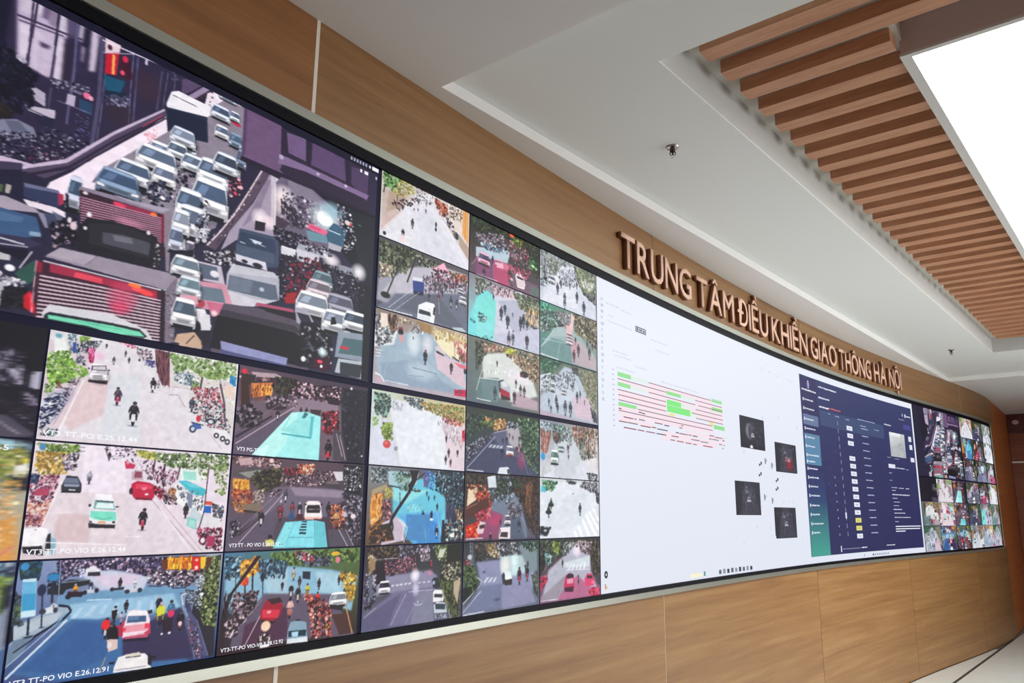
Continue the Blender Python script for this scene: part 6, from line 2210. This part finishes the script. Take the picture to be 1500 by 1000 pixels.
# pale interface text, toolbar column, tooltip
L = []
for z, a, b in ((1.035, 4.40, 4.52), (1.03, 4.56, 4.66), (.975, 4.42, 4.46), (.945, 4.42, 4.68), (.935, 4.9, 5.1), (.885, 4.95, 5.1), (.80, 4.46, 4.62), (.78, 4.48, 4.66), (.755, 4.7, 4.82), (.72, 4.5, 4.7), (.715, 5.0, 5.5), (.70, 5.68, 5.85)):
    x = a
    while x < b: w_ = R.uniform(.012, .03); L.append((x, x + w_, Z(z - .004), Z(z + .004), 'd3d7e2')); x += w_ + .01
for k in range(17):
    z = 1.045 - k * .0315; L.append((4.345, 4.345 + R.uniform(.014, .03), Z(z - .008), Z(z + .008), R.choice(('cdd2e0', 'd2d6e4', 'c2c8d8'))))
for k in range(12): L.append((4.452, 4.47, Z(.70 - k * .0255), Z(.706 - k * .0255), 'b4b9c8'))
for k in range(26): x, z = R.uniform(6.1, 7.25), R.uniform(-.2, .7); L.append((x, x + .02, Z(z), Z(z + R.uniform(.01, .03)), 'd6d8e4'))
for k in range(14): x = 6.5 + R.uniform(0, .75); z = 1.02 - (x - 6.5) * .02 + R.uniform(-.02, .02); L.append((x, x + R.uniform(.01, .05), Z(z), Z(z + .006), 'd8dae6'))
rects('interface_text', L, -.0014)
rects('tooltip', [(4.716, 4.839, Z(.947), Z(.978), '5a5c66'), (4.722, 4.833, Z(.952), Z(.973), 'd8d8e0')][:1], -.0016)
rects('tooltip', [(4.724, 4.831, Z(.953), Z(.972), 'cdced8'), ], -.0013)
rects('tooltip_text', [(4.73, 4.745, Z(.956), Z(.97), '33343c'), (4.755, 4.765, Z(.957), Z(.967), '33343c'), (4.772, 4.79, Z(.957), Z(.968), '44454c'), (4.80, 4.825, Z(.957), Z(.965), '44454c')], -.0011)
L = []
for s_, z in ((6.481, .336), (6.466, .264), (6.778, .236), (6.767, .175)):
    L += [(s_ - .03, s_ - .006, Z(z - .012), Z(z + .004), '2a2a34'), (s_ + .0, s_ + .024, Z(z - .002), Z(z + .018), '2a2a34')]
for s_, z in ((6.573, .363), (6.692, .337), (6.523, .113), (6.662, .093)): L += [(s_ - .012, s_ + .008, Z(z - .02), Z(z + .02), '7c7f8c'), (s_ + .01, s_ + .026, Z(z - .004), Z(z + .012), 'a0a3b0')]
rects('map_marker', L, -.0012)
# four dark junction pictures
def thumb(seed, red):
    c = 'g 242430 30303c 2c2c3a 1c1c28\np 3c3c4a 700 0 1300 0 1900 2000 300 2000\ns 90 150 1 101018/1c1c26/3a3a48 0 0 2000 0 2000 2000 0 2000\ns 60 110 1 8c8c9c/585866/b8b8c4/3c3c4a 300 300 1700 300 1500 1300 500 1300\nc 1050 1100 300 330 c8c8d4 50505e 0\nc 900 600 200 200 a8a8b6 484856 0\nl 8c8c98 24 900 1300 700 2000\nl 70707c 20 1400 300 1900 1900\n'
    if seed == 1: c = 'g 262632 282834 1c1c28 1a1a24\nh b8b8c4 .9 750 900 380 620\nh 40404c 1 850 900 230 480\ns 60 130 1.6 1a1a24/4c4c5a/8c8c9a 700 200 1900 300 1800 1900 900 1700\nc 1000 1150 260 260 dcdce4 50505e 0\ne f0f0f4 850 1900 120 120\ns 40 120 1 101018/24242e 0 0 2000 0 2000 400 0 300\nl 6c6c7a 22 1300 400 1800 1800\nl 585866 22 1100 500 1400 1900\n'
    if red: c += 'h a02030 .8 1300 1400 420 480\ns 50 130 1 8c1c28/c03040/401018 900 1000 1700 1000 1700 1900 900 1900\nc 1250 1150 240 240 f0d8d8 704048 1\n'
    return paint(c, 60, 44, seed)
for k, (a, b, z0, z1, red) in enumerate(((6.155, 6.578, .437, .643, 0), (6.778, 7.188, .304, .509, 1), (6.022, 6.435, -.003, .206, 0), (6.692, 7.10, -.163, .044, 0))):
    rects('thumbnail_border', [(a - .008, b + .008, Z(z0 - .004), Z(z1 + .004), '1a1a24')], -.0018)
    grid_mesh('thumbnail', a, b, Z(z0), Z(z1), thumb(k + 1, red), -.0012, vw)
# taskbar
L = []
for k in range(9): x = 5.70 + k * .062; L.append((x, x + .036, Z(-.352), Z(-.328 + .003 * (k % 2)), ('5c6070', '8c90a0', '30343e')[k % 3]))
L += [(5.48, 5.505, Z(-.35), Z(-.325), '5c9c8c'), (5.3, 5.46, Z(-.352), Z(-.33), 'f4f0cc'), (4.38, 5.2, Z(-.318), Z(-.316), 'e6e8ee')]
for k in range(8): x = 8.80 + k * .055; L.append((x, x + .03, Z(-.352), Z(-.336), '8c90a0' if k else '30343e'))
L += [(8.58, 8.60, Z(-.352), Z(-.334), '9ca0b0')]
rects('taskbar_icon', L, -.0012)
def disc(name, s_, z, r, c, off, n=18):
    P = [wp(s_ + r * math.cos(k * math.tau / n), off) for k in range(n)]
    me = bpy.data.meshes.new(name); me.from_pydata([(float(p[0]), float(p[1]), z + r * math.sin(k * math.tau / n)) for k, p in enumerate(P)], [], [tuple(range(n))])
    at = me.color_attributes.new(name='Col', type='BYTE_COLOR', domain='POINT'); at.data.foreach_set('color_srgb', np.array([(*hexc(c), 1)] * n, np.float32).ravel())
    return link(name, me, M_SCR, vw)
disc('round_button', 4.356, Z(-.281), .017, '1c1e26', -.0014); disc('button_dot', 4.356, Z(-.281), .006, 'd8dae0', -.001)
rects('start_icon', [(4.343, 4.352, Z(-.345), Z(-.322), 'b87838'), (4.356, 4.366, Z(-.345), Z(-.332), 'e0b080'), (4.34, 4.40, Z(-.352), Z(-.348), 'f0d8c8')], -.0012)
# ---------------------------------------------------------------- dark blue management window
grid = np.zeros((60, 60, 3), np.float32)
yy, xx = np.mgrid[0:60, 0:60] / 59.0
A, B2 = np.array(hexc('2f3560')), np.array(hexc('232556'))
grid[:] = A * (1 - yy[..., None]) + B2 * yy[..., None]; grid += (np.clip(.5 - yy, 0, 1) * .06)[..., None] * np.array([.3, .6, .8])
grid_mesh('dashboard_window', 7.375, 10.20, Z(-.316), Z(1.098), grid, -.0020, vw, 'dark blue management window with a list')
sb = 'sidebar'
rects(sb, [(7.385, 7.745, Z(.36), Z(1.09), ((.17, .18, .37), (.19, .18, .36))), (7.385, 7.79, Z(.10), Z(.36), ((.16, .26, .44), (.16, .17, .37))), (7.385, 7.80, Z(-.314), Z(.10), ((.25, .62, .56), (.16, .27, .44)))], -.0016)
rects('highlight', [(7.40, 7.735, Z(.70), Z(.784), '66789c'), (7.40, 7.74, Z(.385), Z(.63), ((.32, .52, .66), (.36, .52, .65)))], -.0012)
rects('table_header', [(7.785, 9.37, Z(.722), Z(.852), '3c4c72')], -.0016)
L = []
def word(s0_, s1_, z, h, c, j=.35):
    x = s0_
    while x < s1_:
        w_ = R.uniform(.012, .035); L.append((x, min(s1_, x + w_), Z(z - h / 2 * R.uniform(.6, 1)), Z(z + h / 2 * R.uniform(.6, 1)), c)); x += w_ + R.uniform(.003, .01)
word(7.79, 8.21, 1.044, .016, 'e4e6f4'); word(7.78, 8.03, .953, .015, 'dfe2f2'); word(7.78, 8.0, .877, .016, 'f0f0fa'); 
word(7.41, 7.73, .982, .016, 'e6e8f4')
for k, z in enumerate((.903, .83, .745, .67, .60, .53, .46, .41, .354, .285, .215, .145, .07, 0.0, -.07, -.138)):
    word(7.455, 7.455 + (.19, .2, .17, .2, .17, .16, .24, .14)[k % 8], z, .013, 'dde2f0'); L.append((7.42, 7.44, Z(z - .012), Z(z + .012), 'e8ecf6'))
for a, b, z in ((8.70, 9.15, .855), (7.98, 8.02, .835), (8.14, 8.24, .83), (8.40, 8.49, .825), (8.75, 8.9, .80), (9.12, 9.24, .79)): word(a, b, z, .010, 'a8b0cc')
for k in range(15):
    z = .775 - k * .0665
    word(8.77 + k * .003, 8.94 + k * .003, z - .0, .011, 'b4bad4'); L.append((8.185 + k * .003, 8.195 + k * .003, Z(z - .02), Z(z + .016), 'a4a8c4'))
    if k > 6: L.append((8.005 + k * .002, 8.017 + k * .002, Z(z - .012), Z(z + .004), 'b8bcd4'))
for k in range(60): x, z = R.uniform(7.84, 8.1), R.uniform(.1, .66); L.append((x, x + .012, Z(z), Z(z + .006), '5a4c80'))
L.append((8.205, 8.24, Z(-.03), Z(.02), 'd8dcec'))
for a, b, z, h in ((9.45, 9.6, .262, .007), (9.65, 9.78, .26, .009), (9.84, 9.94, .26, .009), (9.45, 9.55, .235, .006), (9.45, 9.93, .195, .012), (9.45, 9.58, .16, .007), (9.47, 9.65, .125, .006), (9.46, 9.6, .09, .007), (9.45, 9.68, .055, .011),
                (9.46, 9.76, .02, .009), (9.46, 9.9, -.02, .009), (9.46, 9.56, -.06, .007), (9.62, 9.86, .455, .011), (9.90, 9.98, .45, .006), (9.42, 9.50, .40, .007), (9.42, 9.48, .33, .006), (9.40, 9.58, .868, .014), (9.82, 9.98, .955, .005), (9.40, 9.5, .55, .005), (9.6, 9.73, .545, .004)):
    word(a, b, z, h, 'd4d8ea')
for z, b in ((-.105, 10.16), (-.128, 10.14), (-.15, 9.72)): L.append((9.46, b, Z(z - .0045), Z(z + .0045), 'eceef8'))
word(9.18, 9.40, -.272, .009, 'e8eaf4'); word(8.08, 8.52, -.278, .009, '8c90b4'); word(8.54, 8.68, -.276, .010, 'eceef8'); L.append((8.04, 8.06, Z(-.30), Z(-.25), 'e0e4f0'))
L += [(9.93, 9.945, Z(.99), Z(1.02), 'e8eaf4'), (10.0, 10.03, Z(.985), Z(1.02), 'e8eaf4')]; word(10.05, 10.16, 1.0, .014, 'e8eaf4')
rects('window_text', L, -.0008)
L = []; word(8.01, 8.285, .883, .014, 'd86868'); rects('red_text', L, -.0008)
rects('emblem', [(7.545, 7.575, Z(1.0), Z(1.065), 'b8a8d8'), (7.535, 7.585, Z(1.02), Z(1.045), 'a894c8')], -.0008)
for k in range(15):
    z = .752 - k * .0665; s_ = 8.405 + k * .0033
    if k == 3: continue
    c = 'e3e6f4' if k not in (12, 13) else 'dcd878'
    b = rects('row_badge', [(s_, s_ + .14, Z(z - .019), Z(z + .020), c)], -.0010)
    rects('badge_mark', [(s_ + .045, s_ + .10, Z(z - .006), Z(z + .005), 'b4b8d0' if k not in (12, 13) else 'c0bc60')], -.0006, parent=b)
for a, b_, z0, z1 in ((9.42, 9.60, .448, .487), (10.05, 10.13, .742, .795), (10.06, 10.14, .66, .71), (10.06, 10.165, .535, .578)): rects('row_badge', [(a, b_, Z(z0), Z(z1), 'dfe2f0')], -.0010)
rects('violet_button', [(9.93, 10.14, Z(.86), Z(.91), '4a4690')], -.0010)
pv = paint('g e0e4e4 c8cccc 9ca0a4 a8acb0\ne fcfcff 1350 1100 140 90\nh 888c90 .6 1300 1100 400 300\np b4b8bc 0 1200 800 1100 2000 1500 2000 2000 0 2000\nl 70747c 30 1300 0 1900 1900\np eef0f0 0 0 1500 0 1400 300 0 280', 50, 40, 3)
grid_mesh('preview_picture', 9.515, 9.935, Z(.565), Z(.803), pv, -.0008, vw)
# ---------------------------------------------------------------- burned-in captions
M_CAP = glow('caption_white', (.92, .92, .95), 1.0)
def caption(txt, s0_, z, h, width, parent):
    cu = bpy.data.curves.new('t', 'FONT'); cu.body = txt; cu.size = 1; cu.offset = .012; cu.resolution_u = 2
    o = bpy.data.objects.new('t', cu); scene.collection.objects.link(o); bpy.context.view_layer.update()
    me = bpy.data.meshes.new_from_object(o.evaluated_get(bpy.context.evaluated_depsgraph_get())); bpy.data.objects.remove(o)
    xs = [v.co.x for v in me.vertices]; k = width / (max(xs) - min(xs)); x0 = min(xs)
    for v in me.vertices:
        p = wp(s0_ + (v.co.x - x0) * k, .0005); v.co = (p[0], p[1], z + v.co.y / .73 * h)
    me.materials.clear(); return link('caption', me, M_CAP, parent)
FEED = {}
for o in vw.children:
    if 'cell' in o: FEED[o['cell']] = o; del o['cell']
for code, txt, w_, h in (('31', 'VT3 TT-PO E.25.12.44', .22, .0115), ('41', 'VT3 TT-PO VIO E.26.12.44', .22, .0115), ('51', 'VT3 TT-PO VIO E.26.12.91', .21, .011), ('32', 'VT3 PG-TT', .075, .010),
                      ('42', 'VT3 TT - PO VIO E.28.12.92', .165, .010), ('52', 'VT3-TT-PO VIO-VB E.28.12.92', .20, .010)):
    r, c = int(code[0]), int(code[1]); caption(txt, S0 + CW * c + .012, Z6[r + 1] + .008 + (.004 if r < 5 else 0), h, w_, FEED[code])
caption('-5', 1.718, Z6[4] - .026, .012, .02, FEED['40'])
tb = rects('title_strip', [(S0 + .01, S0 + 3 * CW - .012, Z_T - .021, Z_T - .001, '101128')], -.0012, parent=FEED['0033'])
L = [(2.655 + k * .0135, 2.663 + k * .0135, Z_T - .017, Z_T - .006, '9a9cb4') for k in range(6)] + [(2.74, 2.748, Z_T - .016, Z_T - .007, 'd8d8e4'), (2.755, 2.785, Z_T - .018, Z_T - .005, 'f0f0f8'), (2.70, 2.709, Z_T - .045, Z_T - .034, 'e8e8f0'), (2.72, 2.737, Z_T - .045, Z_T - .034, 'f0f0f8'), (2.772, 2.78, Z_T - .046, Z_T - .036, 'b8b8c8')]
rects('title_icon', L, -.0004, parent=FEED['0033'])


# ================================================================ raised lettering
sg = empty('wall_sign', (*wp(4.5, .01), EYE + 1.26)); tag(sg, 'raised wooden lettering of a Vietnamese name on the wall above the screens', 'sign')
BASE, CAPH, DEP = EYE + 1.262, .183, .030
WORDS = [('TRUNG', 4.52, 5.40), ('TÂM', 5.483, 6.075), ('ĐIỀU', 6.14, 6.70), ('KHIỂN', 6.774, 7.53), ('GIAO', 7.60, 8.21), ('THÔNG', 8.275, 9.08), ('HÀ', 9.165, 9.49), ('NỘI', 9.575, 9.915)]
fnt = None
def glyph(ch):
    cu = bpy.data.curves.new('g', 'FONT'); cu.body = ch; cu.size = 1; cu.offset = .0 if ch == 'Đ' else .009; cu.extrude = 0; cu.resolution_u = 3
    o = bpy.data.objects.new('g', cu); scene.collection.objects.link(o)
    bpy.context.view_layer.update()
    me = bpy.data.meshes.new_from_object(o.evaluated_get(bpy.context.evaluated_depsgraph_get()))
    bpy.data.objects.remove(o); return me
def adv(ch):
    v = [x.co.x for x in G[ch].vertices]; return (min(v), max(v)) if v else (0, .3)
G = {ch: glyph(ch) for ch in set(''.join(w for w, _, _ in WORDS))}
capv = max(v.co.y for v in G['H'].vertices)
import bmesh
for w, a, b in WORDS:
    gaps = .085; ws = [adv(ch)[1] - adv(ch)[0] for ch in w]; tot = sum(ws) + gaps * (len(w) - 1); k = (b - a) / tot
    x = a
    for ch, ww in zip(w, ws):
        bm = bmesh.new(); bm.from_mesh(G[ch]); x0 = adv(ch)[0]
        bmesh.ops.dissolve_limit(bm, angle_limit=.01, verts=bm.verts, edges=bm.edges)
        bmesh.ops.triangulate(bm, faces=bm.faces)
        for f in bm.faces:
            if f.normal.z < 0: f.normal_flip()
        n0 = list(bm.faces)
        r = bmesh.ops.extrude_face_region(bm, geom=n0)
        new = [v for v in r['geom'] if isinstance(v, bmesh.types.BMVert)]
        newset = set(new)
        faces_front = [f for f in r['geom'] if isinstance(f, bmesh.types.BMFace)]
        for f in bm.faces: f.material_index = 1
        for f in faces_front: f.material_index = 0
        for v in bm.verts:
            s = x + (v.co.x - x0) * k; z = BASE + v.co.y / capv * CAPH
            if v.co.y > capv * 1.05: z = BASE + CAPH + (v.co.y / capv - 1) * CAPH * .8 
            p = wp(s, DEP if v in newset else .0005); v.co = (p[0], p[1], z)
        bmesh.ops.recalc_face_normals(bm, faces=bm.faces)
        me = bpy.data.meshes.new('letter'); bm.to_mesh(me); bm.free()
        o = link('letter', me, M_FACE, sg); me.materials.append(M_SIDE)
        x += (ww + gaps) * k
for me in G.values(): bpy.data.meshes.remove(me)
bpy.data.orphans_purge() if False else None
